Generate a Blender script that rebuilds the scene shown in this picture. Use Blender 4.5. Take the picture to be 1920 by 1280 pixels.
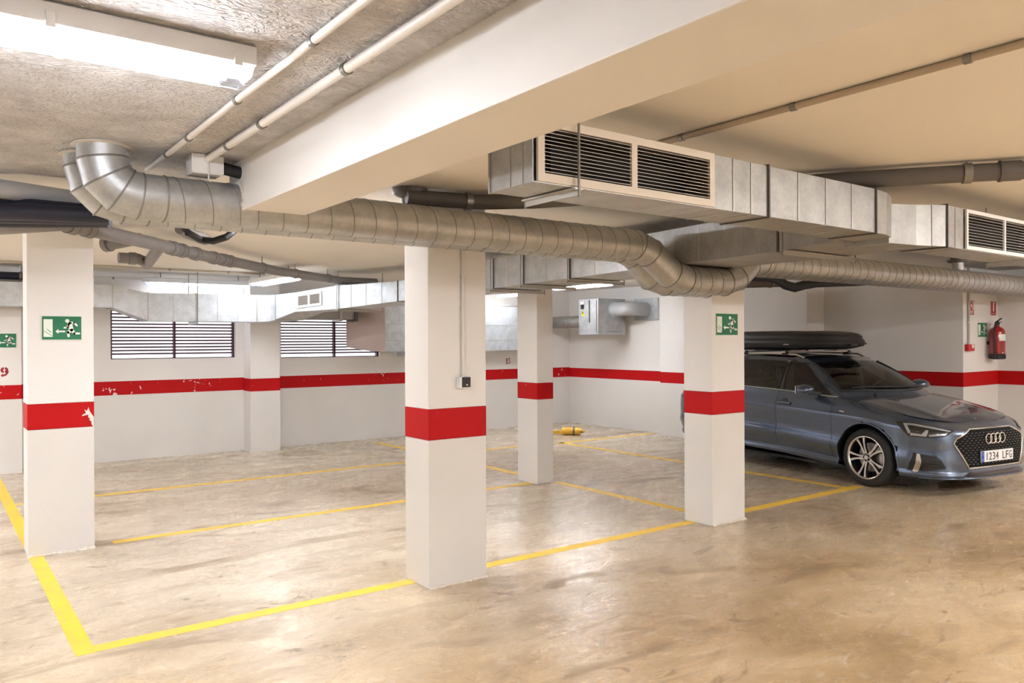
import bpy, bmesh, math, random
from mathutils import Vector, Matrix
from mathutils.bvhtree import BVHTree
from mathutils.geometry import delaunay_2d_cdt

for o in list(bpy.data.objects): bpy.data.objects.remove(o, do_unlink=True)
sc = bpy.context.scene
COL = sc.collection
R = math.radians
PI = math.pi
rnd = random.Random(7)

# ------------------------------------------------------------------ camera
FPX, YAW, PITCH, ROLL, CAMH = 1474.4, R(53.29), R(-0.091), R(-0.239), 1.6
_f = Vector((math.cos(PITCH)*math.cos(YAW), math.cos(PITCH)*math.sin(YAW), math.sin(PITCH)))
_r0 = Vector((math.sin(YAW), -math.cos(YAW), 0)); _u0 = _r0.cross(_f)
_r = _r0*math.cos(ROLL) + _u0*math.sin(ROLL)
_u = -_r0*math.sin(ROLL) + _u0*math.cos(ROLL)
CAMP = Vector((0, 0, CAMH))
cam = bpy.data.cameras.new('camera'); camo = bpy.data.objects.new('camera', cam); COL.objects.link(camo)
cam.sensor_width = 36; cam.lens = FPX/1920*36; cam.clip_start = .02; cam.clip_end = 200
m = Matrix((_r, _u, -_f)).transposed().to_4x4(); m.translation = CAMP
camo.matrix_world = m
sc.camera = camo

def px(x, y, ax, v):
    """photo pixel -> point on the plane  axis = v"""
    d = _r*((x-960)/FPX) - _u*((y-640)/FPX) + _f
    t = (v-CAMP[ax])/d[ax]
    return CAMP + d*t

# ------------------------------------------------------------------ world, exposure
w = bpy.data.worlds.new('world'); sc.world = w; w.use_nodes = True
bg = w.node_tree.nodes['Background']
bg.inputs[0].default_value = (.96, .94, 1.0, 1); bg.inputs[1].default_value = .95
vs = sc.view_settings
vs.view_transform = 'Standard'; vs.look = 'None'; vs.gamma = 1; vs.use_curve_mapping = False
vs.exposure = 1.70
LAMP_COOL = (1.0, .985, .965); LAMP_WARM = (1.0, .945, .875)
LAMP_POWER = 30.0

# ------------------------------------------------------------------ materials
MATS = {}
def mat(name, col, rough=.6, metal=0., bump=0., bscale=40., var=0., vscale=3., var2=None, spec=.5, coat=0., emit=None, estr=0., detail=6., ao=None):
    if name in MATS: return MATS[name]
    m = bpy.data.materials.new(name); m.use_nodes = True
    nt = m.node_tree; N = nt.nodes; L = nt.links; b = N['Principled BSDF']
    b.inputs['Base Color'].default_value = (*col, 1); b.inputs['Roughness'].default_value = rough
    b.inputs['Metallic'].default_value = metal; b.inputs['Specular IOR Level'].default_value = spec
    b.inputs['Coat Weight'].default_value = coat; b.inputs['Coat Roughness'].default_value = .04
    if emit: b.inputs['Emission Color'].default_value = (*emit, 1); b.inputs['Emission Strength'].default_value = estr
    if var or bump:
        tc = N.new('ShaderNodeNewGeometry')
    if var:
        n = N.new('ShaderNodeTexNoise'); n.inputs['Scale'].default_value = vscale; n.inputs['Detail'].default_value = detail
        L.new(tc.outputs['Position'], n.inputs['Vector'])
        r = N.new('ShaderNodeValToRGB')
        a = var2 or tuple(max(0, c*(1-var)) for c in col)
        r.color_ramp.elements[0].position = .3; r.color_ramp.elements[1].position = .7
        r.color_ramp.elements[0].color = (*a, 1); r.color_ramp.elements[1].color = (*col, 1)
        L.new(n.outputs['Fac'], r.inputs['Fac']); L.new(r.outputs['Color'], b.inputs['Base Color'])
    if bump:
        n2 = N.new('ShaderNodeTexNoise'); n2.inputs['Scale'].default_value = bscale; n2.inputs['Detail'].default_value = 4
        L.new(tc.outputs['Position'], n2.inputs['Vector'])
        bp = N.new('ShaderNodeBump'); bp.inputs['Strength'].default_value = bump; bp.inputs['Distance'].default_value = .01
        L.new(n2.outputs['Fac'], bp.inputs['Height']); L.new(bp.outputs['Normal'], b.inputs['Normal'])
    MATS[name] = m
    return m

def floor_material():
    m = bpy.data.materials.new('polished_concrete'); m.use_nodes = True
    nt = m.node_tree; N = nt.nodes; L = nt.links; b = N['Principled BSDF']
    g = N.new('ShaderNodeNewGeometry')
    def mapping(scale, rot=0.):
        mp = N.new('ShaderNodeMapping'); mp.inputs['Scale'].default_value = scale; mp.inputs['Rotation'].default_value = (0, 0, rot)
        L.new(g.outputs['Position'], mp.inputs['Vector']); return mp
    def noise(vec, scale, detail=8., dist=0., rough=.6):
        n = N.new('ShaderNodeTexNoise'); n.inputs['Scale'].default_value = scale; n.inputs['Detail'].default_value = detail
        n.inputs['Distortion'].default_value = dist; n.inputs['Roughness'].default_value = rough
        L.new(vec.outputs[0], n.inputs['Vector']); return n
    def ramp(src, stops):
        r = N.new('ShaderNodeValToRGB'); e = r.color_ramp.elements
        e[0].position, e[0].color = stops[0]; e[1].position, e[1].color = stops[-1]
        for p, c in stops[1:-1]:
            q = e.new(p); q.color = c
        L.new(src, r.inputs['Fac']); return r
    def mix(a, c, fac, mode='MIX'):
        x = N.new('ShaderNodeMixRGB'); x.blend_type = mode
        for k, v in ((1, a), (2, c)):
            if isinstance(v, tuple): x.inputs[k].default_value = v
            else: L.new(v, x.inputs[k])
        if isinstance(fac, float): x.inputs[0].default_value = fac
        else: L.new(fac, x.inputs[0])
        return x
    G = lambda v: (v, v, v, 1)
    m1 = mapping((.55, .9, 1), .5); m2 = mapping((1.3, 3.2, 1), -.85); m3 = mapping((1, 1, 1))
    big = noise(m1, 1.0, 6, .6)
    base = ramp(big.outputs['Fac'], [(.30, (.33, .22, .108, 1)), (.5, (.51, .365, .205, 1)), (.68, (.65, .50, .32, 1))])
    # warmer, browner slab along the drive aisle (right hand side), paler inside the bays
    sx = N.new('ShaderNodeSeparateXYZ'); L.new(g.outputs['Position'], sx.inputs[0])
    wob = noise(m3, .8, 5, .4)
    ad = N.new('ShaderNodeMath'); ad.operation = 'MULTIPLY_ADD'; L.new(wob.outputs['Fac'], ad.inputs[0]); ad.inputs[1].default_value = 2.4; L.new(sx.outputs['Y'], ad.inputs[2])
    rg = ramp(ad.outputs[0], [(0.0, G(0)), (1.0, G(1))])
    mr = N.new('ShaderNodeMapRange'); mr.inputs[1].default_value = 4.2; mr.inputs[2].default_value = 6.4; L.new(ad.outputs[0], mr.inputs[0])
    pale = ramp(big.outputs['Fac'], [(.3, (.48, .385, .27, 1)), (.7, (.71, .605, .465, 1))])
    c1 = mix(base.outputs[0], pale.outputs[0], mr.outputs[0])
    # long trowel sweeps
    st = noise(m2, 1.3, 7, 1.4, .58)
    sr = ramp(st.outputs['Fac'], [(.32, G(.80)), (.5, G(.98)), (.68, G(1.08))])
    c2 = mix(c1.outputs[0], sr.outputs[0], .8, 'MULTIPLY')
    # dark scuffs with ragged outlines
    sc1 = noise(mapping((.8, 1.7, 1), -.6), .75, 7, 1.8, .60)
    sk = ramp(sc1.outputs['Fac'], [(.545, G(0)), (.66, G(1))])
    c3 = mix(c2.outputs[0], (.20, .135, .075, 1), .0)
    sm = N.new('ShaderNodeMath'); sm.operation = 'MULTIPLY'
    sc3 = noise(mapping((1.6, 3.4, 1), -.75), 1.9, 8, 1.6, .62)
    sk3 = ramp(sc3.outputs['Fac'], [(.60, G(0)), (.66, G(1))])
    mx = N.new('ShaderNodeMath'); mx.operation = 'MAXIMUM'; L.new(sk.outputs[0], mx.inputs[0]); L.new(sk3.outputs[0], mx.inputs[1])
    L.new(mx.outputs[0], sm.inputs[0]); sm.inputs[1].default_value = .62
    L.new(sm.outputs[0], c3.inputs[0])
    # pale dusty scratches
    sc2 = noise(mapping((1.4, 2.6, 1), .3), 1.6, 8, 2.8, .64)
    dk = ramp(sc2.outputs['Fac'], [(.58, G(0)), (.67, G(1))])
    dm = N.new('ShaderNodeMath'); dm.operation = 'MULTIPLY'; L.new(dk.outputs[0], dm.inputs[0]); dm.inputs[1].default_value = .45
    c4 = mix(c3.outputs[0], (.70, .60, .46, 1), .0); L.new(dm.outputs[0], c4.inputs[0])
    fine = noise(m3, 38, 6, .3)
    fr = ramp(fine.outputs['Fac'], [(.3, G(.88)), (.7, G(1.08))])
    c5 = mix(c4.outputs[0], fr.outputs[0], .7, 'MULTIPLY')
    L.new(c5.outputs[0], b.inputs['Base Color'])
    rr = ramp(st.outputs['Fac'], [(.3, G(.34)), (.7, G(.20))])
    rm = mix(rr.outputs[0], G(.6), sm.outputs[0]); L.new(rm.outputs[0], b.inputs['Roughness'])
    b.inputs['Specular IOR Level'].default_value = .5
    bp = N.new('ShaderNodeBump'); bp.inputs['Strength'].default_value = .16; bp.inputs['Distance'].default_value = .010
    hm = N.new('ShaderNodeMath'); L.new(st.outputs['Fac'], hm.inputs[0]); L.new(fine.outputs['Fac'], hm.inputs[1])
    L.new(hm.outputs[0], bp.inputs['Height']); L.new(bp.outputs['Normal'], b.inputs['Normal'])
    return m

def rough_plaster():
    m = bpy.data.materials.new('sprayed_plaster'); m.use_nodes = True
    nt = m.node_tree; N = nt.nodes; L = nt.links; b = N['Principled BSDF']
    g = N.new('ShaderNodeNewGeometry')
    mp = N.new('ShaderNodeMapping'); mp.inputs['Scale'].default_value = (1, 1.5, 1); L.new(g.outputs['Position'], mp.inputs['Vector'])
    n = N.new('ShaderNodeTexNoise'); n.inputs['Scale'].default_value = 19; n.inputs['Detail'].default_value = 4; n.inputs['Distortion'].default_value = 2.6
    L.new(mp.outputs[0], n.inputs['Vector'])
    n3 = N.new('ShaderNodeTexNoise'); n3.inputs['Scale'].default_value = 5; n3.inputs['Detail'].default_value = 4; L.new(g.outputs['Position'], n3.inputs['Vector'])
    ad = N.new('ShaderNodeMath'); ad.operation = 'MULTIPLY_ADD'; L.new(n3.outputs['Fac'], ad.inputs[0]); ad.inputs[1].default_value = .7; L.new(n.outputs['Fac'], ad.inputs[2])
    bp = N.new('ShaderNodeBump'); bp.inputs['Strength'].default_value = 1.0; bp.inputs['Distance'].default_value = .055
    L.new(ad.outputs[0], bp.inputs['Height']); L.new(bp.outputs['Normal'], b.inputs['Normal'])
    r = N.new('ShaderNodeValToRGB'); r.color_ramp.elements[0].position = .35; r.color_ramp.elements[1].position = .62
    r.color_ramp.elements[0].color = (.72, .685, .67, 1); r.color_ramp.elements[1].color = (.88, .855, .85, 1)
    L.new(n3.outputs['Fac'], r.inputs['Fac']); L.new(r.outputs[0], b.inputs['Base Color'])
    b.inputs['Roughness'].default_value = .9
    return m

def galvanised(name, tint=(.45, .455, .455), rough=.36, vs=9.):
    m = bpy.data.materials.new(name); m.use_nodes = True
    nt = m.node_tree; N = nt.nodes; L = nt.links; b = N['Principled BSDF']
    g = N.new('ShaderNodeNewGeometry')
    v = N.new('ShaderNodeTexVoronoi'); v.inputs['Scale'].default_value = 60; L.new(g.outputs['Position'], v.inputs['Vector'])
    n = N.new('ShaderNodeTexNoise'); n.inputs['Scale'].default_value = vs; n.inputs['Detail'].default_value = 6; L.new(g.outputs['Position'], n.inputs['Vector'])
    ad = N.new('ShaderNodeMath'); ad.operation = 'MULTIPLY_ADD'; L.new(v.outputs['Color'], ad.inputs[0]); ad.inputs[1].default_value = .22; L.new(n.outputs['Fac'], ad.inputs[2])
    r = N.new('ShaderNodeValToRGB'); r.color_ramp.elements[0].position = .3; r.color_ramp.elements[1].position = .85
    r.color_ramp.elements[0].color = (*[c*.78 for c in tint], 1); r.color_ramp.elements[1].color = (*[c*1.14 for c in tint], 1)
    L.new(ad.outputs[0], r.inputs['Fac']); L.new(r.outputs[0], b.inputs['Base Color'])
    b.inputs['Metallic'].default_value = .70; b.inputs['Roughness'].default_value = rough+.06
    bp = N.new('ShaderNodeBump'); bp.inputs['Strength'].default_value = .12; bp.inputs['Distance'].default_value = .02
    n2 = N.new('ShaderNodeTexNoise'); n2.inputs['Scale'].default_value = 3.5; L.new(g.outputs['Position'], n2.inputs['Vector'])
    L.new(n2.outputs['Fac'], bp.inputs['Height']); L.new(bp.outputs['Normal'], b.inputs['Normal'])
    MATS[name] = m
    return m

def red_paint(name, chips):
    m = bpy.data.materials.new(name); m.use_nodes = True
    nt = m.node_tree; N = nt.nodes; L = nt.links; b = N['Principled BSDF']
    g = N.new('ShaderNodeNewGeometry')
    n = N.new('ShaderNodeTexNoise'); n.inputs['Scale'].default_value = 14; n.inputs['Detail'].default_value = 5; n.inputs['Distortion'].default_value = .8
    L.new(g.outputs['Position'], n.inputs['Vector'])
    n1 = N.new('ShaderNodeTexNoise'); n1.inputs['Scale'].default_value = 1.1; L.new(g.outputs['Position'], n1.inputs['Vector'])
    ad = N.new('ShaderNodeMath'); ad.operation = 'MULTIPLY_ADD'; L.new(n1.outputs['Fac'], ad.inputs[0]); ad.inputs[1].default_value = .45; L.new(n.outputs['Fac'], ad.inputs[2])
    r = N.new('ShaderNodeValToRGB'); r.color_ramp.interpolation = 'CONSTANT'
    r.color_ramp.elements[0].position = 0; r.color_ramp.elements[0].color = (.43, .0015, .003, 1)
    r.color_ramp.elements[1].position = chips; r.color_ramp.elements[1].color = (.72, .60, .55, 1)
    L.new(ad.outputs[0], r.inputs['Fac']); L.new(r.outputs[0], b.inputs['Base Color'])
    b.inputs['Roughness'].default_value = .6; b.inputs['Specular IOR Level'].default_value = .2
    MATS[name] = m
    return m

def glass_mat(name, col, alpha, rough=.02):
    m = bpy.data.materials.new(name); m.use_nodes = True
    nt = m.node_tree; N = nt.nodes; L = nt.links; N.remove(N['Principled BSDF'])
    t = N.new('ShaderNodeBsdfTransparent'); t.inputs[0].default_value = (*col, 1)
    gl = N.new('ShaderNodeBsdfGlossy'); gl.inputs['Roughness'].default_value = rough; gl.inputs[0].default_value = (1, 1, 1, 1)
    lw = N.new('ShaderNodeLayerWeight'); lw.inputs[0].default_value = alpha
    mr = N.new('ShaderNodeMapRange'); L.new(lw.outputs['Fresnel'], mr.inputs[0]); mr.inputs[3].default_value = .0; mr.inputs[4].default_value = .85
    x = N.new('ShaderNodeMixShader'); L.new(mr.outputs[0], x.inputs[0]); L.new(t.outputs[0], x.inputs[1]); L.new(gl.outputs[0], x.inputs[2])
    L.new(x.outputs[0], N['Material Output'].inputs['Surface'])
    MATS[name] = m
    return m

WHITE = mat('white_wall_paint', (.81, .78, .755), .75, bump=.12, bscale=22, var=.05, vscale=1.3)
DADO = mat('pale_grey_wall_paint', (.73, .70, .665), .65, bump=.12, bscale=22, var=.06, vscale=1.7)
CEIL = mat('cream_ceiling_paint', (.82, .77, .70), .85, bump=.08, bscale=18, var=.05, vscale=.8)
RED = red_paint('red_band_paint', 2.0); REDC = red_paint('red_band_paint_chipped', .915)
YEL = mat('yellow_line_paint', (.90, .57, .035), .5, var=.2, vscale=5, var2=(.78, .50, .09), spec=.3)
GALV = galvanised('galvanised_steel'); GALVM = galvanised('galvanised_steel_mid', (.37, .36, .34), .40); GALVD = galvanised('galvanised_steel_dull', (.36, .35, .34), .42); SEAMR = mat('duct_seam', (.22, .21, .20), .5, .5); GALVL = galvanised('galvanised_steel_pale', (.60, .63, .66), .42)
SEAM = mat('dark_joint', (.10, .09, .08), .6, .3)
PVC = mat('grey_pvc', (.23, .21, .205), .45, var=.15, vscale=6); PVCD = mat('dark_grey_pvc', (.12, .105, .095), .5, var=.2, vscale=5); PVCL = mat('light_grey_pvc', (.44, .44, .45), .35)
BLACK = mat('black_rubber', (.012, .012, .014), .55); NAVY = mat('dark_insulation', (.012, .013, .03), .55)
CONDUIT = mat('white_conduit', (.74, .70, .66), .45); CLAMP = mat('clamp_steel', (.25, .24, .22), .4, .8)
FRAME = mat('cream_grille_paint', (.78, .72, .64), .5); SLAT = mat('grille_slat', (.55, .51, .46), .4, .2); VOID = mat('duct_shade', (.012, .010, .009), .9)  # the near-black colour stands in for shade inside the ducts
STEEL = mat('zinc_steel', (.48, .46, .43), .4, .85); SEAL = mat('sealant', (.72, .66, .58), .8, bump=.5, bscale=60)
MAROON = mat('louvre_maroon', (.055, .014, .030), .45)
FLOOR = floor_material(); ROUGH = rough_plaster()
PLASTIC = mat('white_plastic', (.80, .79, .78), .4); SIGNW = mat('sign_white', (.80, .84, .76), .5); SIGNG = mat('sign_green', (.012, .165, .075), .42)
SIGNR = mat('sign_red', (.42, .012, .018), .4); YELP = mat('yellow_enamel', (.80, .44, .03), .4, var=.3, vscale=12)
CHROME = mat('chrome', (.86, .86, .86), .12, 1.)

# ------------------------------------------------------------------ mesh helpers
class MB:
    def __init__(s): s.v = []; s.f = []; s.mi = []
    def add(s, vs, fs):
        o = len(s.v); s.v += [tuple(v) for v in vs]; s.f += [tuple(i+o for i in f) for f in fs]; return s
    def box(s, x0, x1, y0, y1, z0, z1):
        return s.hexa([(x0, y0, z0), (x1, y0, z0), (x1, y1, z0), (x0, y1, z0), (x0, y0, z1), (x1, y0, z1), (x1, y1, z1), (x0, y1, z1)])
    def hexa(s, p):
        return s.add(p, [(0, 3, 2, 1), (4, 5, 6, 7), (0, 1, 5, 4), (1, 2, 6, 5), (2, 3, 7, 6), (3, 0, 4, 7)])
    def bar(s, a, b, w, h, up=(0, 0, 1)):
        a = Vector(a); b = Vector(b); d = (b-a).normalized(); u = Vector(up)
        l = u.cross(d)
        if l.length < 1e-5: l = Vector((1, 0, 0)).cross(d)
        l.normalize(); u = d.cross(l)
        l *= w/2; u *= h/2
        return s.hexa([a-l-u, a+l-u, b+l-u, b-l-u, a-l+u, a+l+u, b+l+u, b-l+u])
    def tube(s, pts, r, n=12, caps=True, closed=False):
        P = [Vector(p) for p in pts]; k = len(P); rs = r if isinstance(r, (list, tuple)) else [r]*k
        T = []
        for i in range(k):
            a = P[i-1] if (i > 0 or closed) else P[0]; b = P[(i+1) % k] if (i < k-1 or closed) else P[-1]
            T.append((b-a).normalized())
        ref = Vector((0, 0, 1)) if abs(T[0].z) < .9 else Vector((0, 1, 0))
        nrm = (ref - T[0]*ref.dot(T[0])).normalized(); vs = []; fs = []
        for i in range(k):
            nrm = (nrm - T[i]*nrm.dot(T[i])).normalized(); bn = T[i].cross(nrm)
            for j in range(n):
                a = 2*PI*j/n; vs.append(P[i] + (nrm*math.cos(a)+bn*math.sin(a))*rs[i])
        for i in range(k if closed else k-1):
            i2 = (i+1) % k
            for j in range(n):
                j2 = (j+1) % n; fs.append((i*n+j, i*n+j2, i2*n+j2, i2*n+j))
        if caps and not closed:
            fs.append(tuple(reversed(range(n)))); fs.append(tuple(range((k-1)*n, k*n)))
        return s.add(vs, fs)
    def lathe(s, prof, org, axis, n=24, ref=None, caps=True):
        """prof: list of (radius, height along axis)"""
        ax = Vector(axis).normalized(); q = Vector(ref) if ref else (Vector((0, 0, 1)) if abs(ax.z) < .9 else Vector((1, 0, 0)))
        e = (q-ax*q.dot(ax)).normalized(); g = ax.cross(e); o = Vector(org); vs = []; fs = []
        for (r, h) in prof:
            for j in range(n):
                a = 2*PI*j/n; vs.append(o+ax*h+(e*math.cos(a)+g*math.sin(a))*r)
        for i in range(len(prof)-1):
            for j in range(n):
                j2 = (j+1) % n; fs.append((i*n+j, i*n+j2, (i+1)*n+j2, (i+1)*n+j))
        if caps and prof[0][0] > 1e-6: fs.append(tuple(reversed(range(n))))
        if caps and prof[-1][0] > 1e-6: fs.append(tuple(range((len(prof)-1)*n, len(prof)*n)))
        return s.add(vs, fs)
    def prism(s, poly, o, ex, ey, ez, t):
        """2D polygon in plane (ex,ey) at o, extruded along ez by t"""
        o = Vector(o); ex = Vector(ex); ey = Vector(ey); ez = Vector(ez); n = len(poly)
        a = [o+ex*p[0]+ey*p[1] for p in poly]; b = [p+ez*t for p in a]
        return s.add(a+b, [tuple(reversed(range(n))), tuple(range(n, 2*n))]+[(i, (i+1) % n, n+(i+1) % n, n+i) for i in range(n)])
    def grid(s, rows, closed_u=False):
        n = len(rows[0]); vs = [p for r in rows for p in r]; fs = []
        for i in range(len(rows)-1):
            for j in range(n-1): fs.append((i*n+j, i*n+j+1, (i+1)*n+j+1, (i+1)*n+j))
            if closed_u: fs.append((i*n+n-1, i*n, (i+1)*n, (i+1)*n+n-1))
        return s.add(vs, fs)
    def build(s, name, material, parent=None, smooth=0, bevel=0., segs=2, fix=True):
        me = bpy.data.meshes.new(name); me.from_pydata(s.v, [], s.f)
        if bevel or fix or smooth:
            bm = bmesh.new(); bm.from_mesh(me)
            if fix: bmesh.ops.recalc_face_normals(bm, faces=bm.faces)
            if bevel: bmesh.ops.bevel(bm, geom=bm.edges, offset=bevel, segments=segs, profile=.6, affect='EDGES', clamp_overlap=True)
            if smooth:
                for f in bm.faces: f.smooth = True
                for e in bm.edges:
                    if len(e.link_faces) == 2 and e.calc_face_angle(0) > R(smooth): e.smooth = False
            bm.to_mesh(me); bm.free()
        me.materials.append(material)
        return link(name, me, parent)

def link(name, me, parent=None):
    o = bpy.data.objects.new(name, me); COL.objects.link(o)
    if parent is not None:
        o.parent = parent; o.matrix_parent_inverse = Matrix.Identity(4)
        if parent.get('_off') is not None:
            pass
    return o
def thing(name, label, cat, group=None, loc=(0, 0, 0), rz=0.):
    o = bpy.data.objects.new(name, None); COL.objects.link(o); o.empty_display_size = .1
    o.location = loc; o.rotation_euler = (0, 0, rz)
    o['label'] = label; o['category'] = cat
    if group: o['group'] = group
    return o
def tag(o, label, cat=None, group=None, kind=None):
    if label: o['label'] = label
    if cat: o['category'] = cat
    if group: o['group'] = group
    if kind: o['kind'] = kind
    return o
def struct(o, label=None):
    o['kind'] = 'structure'
    if label: o['label'] = label
    return o
def copy_tree(o, parent=None):
    c = o.copy(); COL.objects.link(c); c.parent = parent
    for ch in list(o.children): copy_tree(ch, c)
    return c
def text_mesh(s, size, extrude=.0005, name='t'):
    cu = bpy.data.curves.new(name, 'FONT'); cu.body = s; cu.size = size; cu.extrude = extrude; cu.align_x = 'CENTER'; cu.align_y = 'CENTER'
    ob = bpy.data.objects.new(name, cu); COL.objects.link(ob)
    bpy.context.view_layer.update()
    me = bpy.data.meshes.new_from_object(ob.evaluated_get(bpy.context.evaluated_depsgraph_get()))
    bpy.data.objects.remove(ob); bpy.data.curves.remove(cu)
    return me
def B(*a): return MB().box(*a)
# ================================================================== structure
ZC = 2.54           # smooth slab soffit
ZR = 2.50           # sprayed plaster soffit over the near bay
XB0, XB1, ZB, YBE = 1.262, 1.577, 2.25, 4.134   # dropped beam
YW = 11.65
fl = struct(B(-6, 14, -6, 11.9, -.12, 0).build('floor', FLOOR))
ce = struct(B(-6, 14, -6, 11.9, ZC, ZC+.15).build('ceiling', CEIL))

# sprayed plaster layer, ragged far edge
mb = MB(); n = 60; top = []; bot = []
xs = [-5.9+(XB0+5.9)*i/n for i in range(n+1)]
for x in xs:
    ye = 4.98 - .10*(x-.3) + .035*math.sin(x*9)+.02*math.sin(x*23+1)+.02*(rnd.random()-.5)
    bot.append((x, ye, ZR)); top.append((x, ye+.012, ZC))
near_b = [(x, -5.9, ZR) for x in xs]; near_t = [(x, -5.9, ZC) for x in xs]
mb.grid([near_t, near_b, bot, top]); 
pl = struct(mb.build('ceiling', ROUGH), 'rough sprayed plaster layer under the slab')

# painted lines on the floor
def line(x0, x1, y0, y1):
    o = B(x0, x1, y0, y1, 0, .0012).build('parking_line', YEL, fl); o['label'] = 'yellow painted bay line'; return o
line(.605, .70, 4.535, 11.05)
line(.70, 2.60, 4.545, 4.645); line(3.03, 5.39, 4.545, 4.645); line(5.82, 8.12, 4.535, 4.645)
line(1.19, 5.62, 6.895, 6.985); line(.70, 1.02, 9.12, 9.18); line(1.05, 5.62, 9.10, 9.19)
line(5.64, 5.74, 4.645, 6.80); line(5.64, 5.74, 7.16, 11.2); line(7.88, 7.97, 4.645, 9.42); line(7.86, 9.95, 9.30, 9.39); line(5.74, 7.86, 9.42, 9.50)
o = B(1.2, 3.74, 11.28, 11.32, 0, .0012).build('parking_line', mat('worn_white_line', (.70, .60, .48), .6), fl); o['label'] = 'faded white line along the wall foot'

# back wall with two window openings
W1 = (1.985, 3.64, 1.365, 2.06); W2 = (4.315, 5.985, 1.345, 2.02)
mb = MB(); y0, y1 = YW, YW+.22
for (a, b) in ((-6, W1[0]), (W1[1], W2[0]), (W2[1], 12.2)): mb.box(a, b, y0, y1, 0, ZC)
for W in (W1, W2): mb.box(W[0], W[1], y0, y1, 0, W[2]); mb.box(W[0], W[1], y0, y1, W[3], ZC)
wb = struct(mb.build('wall_back', WHITE))
BZ0, BZ1 = .885, 1.07
def dress(parent, x0, x1, y0, y1, z0, z1, red=None, up=ZC):
    """grey dado and red band as thin coats on a wall piece (extents of the coat)"""
    B(x0, x1, y0, y1, 0, z0).build('dado_coat', DADO, parent)
    o = B(x0, x1, y0, y1, z0, z1).build('red_band', red or RED, parent); o['label'] = 'red painted band'
dress(wb, -6, 10.1, YW-.002, YW, BZ0, BZ1, REDC)
def pilaster(wall, x0, x1, y0, y1, z0, z1, red=None):
    p = B(x0, x1, y0, y1, 0, ZC).build('pilaster', WHITE, wall, bevel=.004)
    dress(p, x0-.002, x1+.002, y0-.002, y1+.0, z0, z1, red)
    return p
pilaster(wb, 3.755, 4.19, 11.35, YW, BZ0-.01, BZ1-.01, REDC)
pl0 = pilaster(wb, -.4, .945, 11.35, YW, .905, 1.078, REDC)

# stencilled bay numbers
def ring_sector(mb, cx, cz, r0, r1, a0, a1, y, n=14, sx=1., t=.0015):
    pts = [(cx+sx*r1*math.cos(R(a0+(a1-a0)*i/n)), cz+r1*math.sin(R(a0+(a1-a0)*i/n))) for i in range(n+1)]
    pts += [(cx+sx*r0*math.cos(R(a1-(a1-a0)*i/n)), cz+r0*math.sin(R(a1-(a1-a0)*i/n))) for i in range(n+1)]
    k = n+1
    for i in range(n):
        q = [pts[i], pts[i+1], pts[2*k-2-i], pts[2*k-1-i]]
        mb.prism(q, (0, y, 0), (1, 0, 0), (0, 0, 1), (0, -1, 0), t)
def stencil(name, digits, cx, cz, h, y, parent):
    mb = MB(); s = h/.1; x = cx
    for d in digits:
        if d == '1':
            mb.prism([(x-.010*s, cz-.045*s), (x+.010*s, cz-.045*s), (x+.010*s, cz+.05*s), (x-.002*s, cz+.05*s), (x-.018*s, cz+.036*s), (x-.010*s, cz+.034*s)], (0, y, 0), (1, 0, 0), (0, 0, 1), (0, -1, 0), .0015)
            mb.prism([(x-.02*s, cz-.05*s), (x+.02*s, cz-.05*s), (x+.02*s, cz-.042*s), (x-.02*s, cz-.042*s)], (0, y, 0), (1, 0, 0), (0, 0, 1), (0, -1, 0), .0015)
        if d == '5':
            mb.prism([(x-.022*s, cz+.034*s), (x+.024*s, cz+.034*s), (x+.024*s, cz+.05*s), (x-.022*s, cz+.05*s)], (0, y, 0), (1, 0, 0), (0, 0, 1), (0, -1, 0), .0015)
            mb.prism([(x-.022*s, cz+.004*s), (x-.014*s, cz+.004*s), (x-.014*s, cz+.03*s), (x-.022*s, cz+.03*s)], (0, y, 0), (1, 0, 0), (0, 0, 1), (0, -1, 0), .0015)
            ring_sector(mb, x, cz-.018*s, .017*s, .031*s, -75, 95, y, sx=.85); ring_sector(mb, x, cz-.018*s, .015*s, .031*s, 190, 262, y, sx=.85)
        if d == '9':
            ring_sector(mb, x, cz+.020*s, .010*s, .032*s, 100, 258, y, sx=1.1); ring_sector(mb, x, cz+.020*s, .010*s, .032*s, -78, 80, y, sx=1.1)
            ring_sector(mb, x-.012*s, cz+.016*s, .042*s, .062*s, -78, -8, y, sx=.85)
            ring_sector(mb, x-.016*s, cz-.036*s, .0001, .014*s, 0, 360, y)
        x += .052*s
    o = mb.build(name, mat('stencil_red', (.30, .012, .022), .5), parent); o['label'] = 'red stencilled bay number '+digits; return o
stencil('bay_number', '9', .765, 1.24, .115, 11.35, pl0)
stencil('bay_number', '15', 8.565, 1.215, .105, YW, wb)

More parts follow.
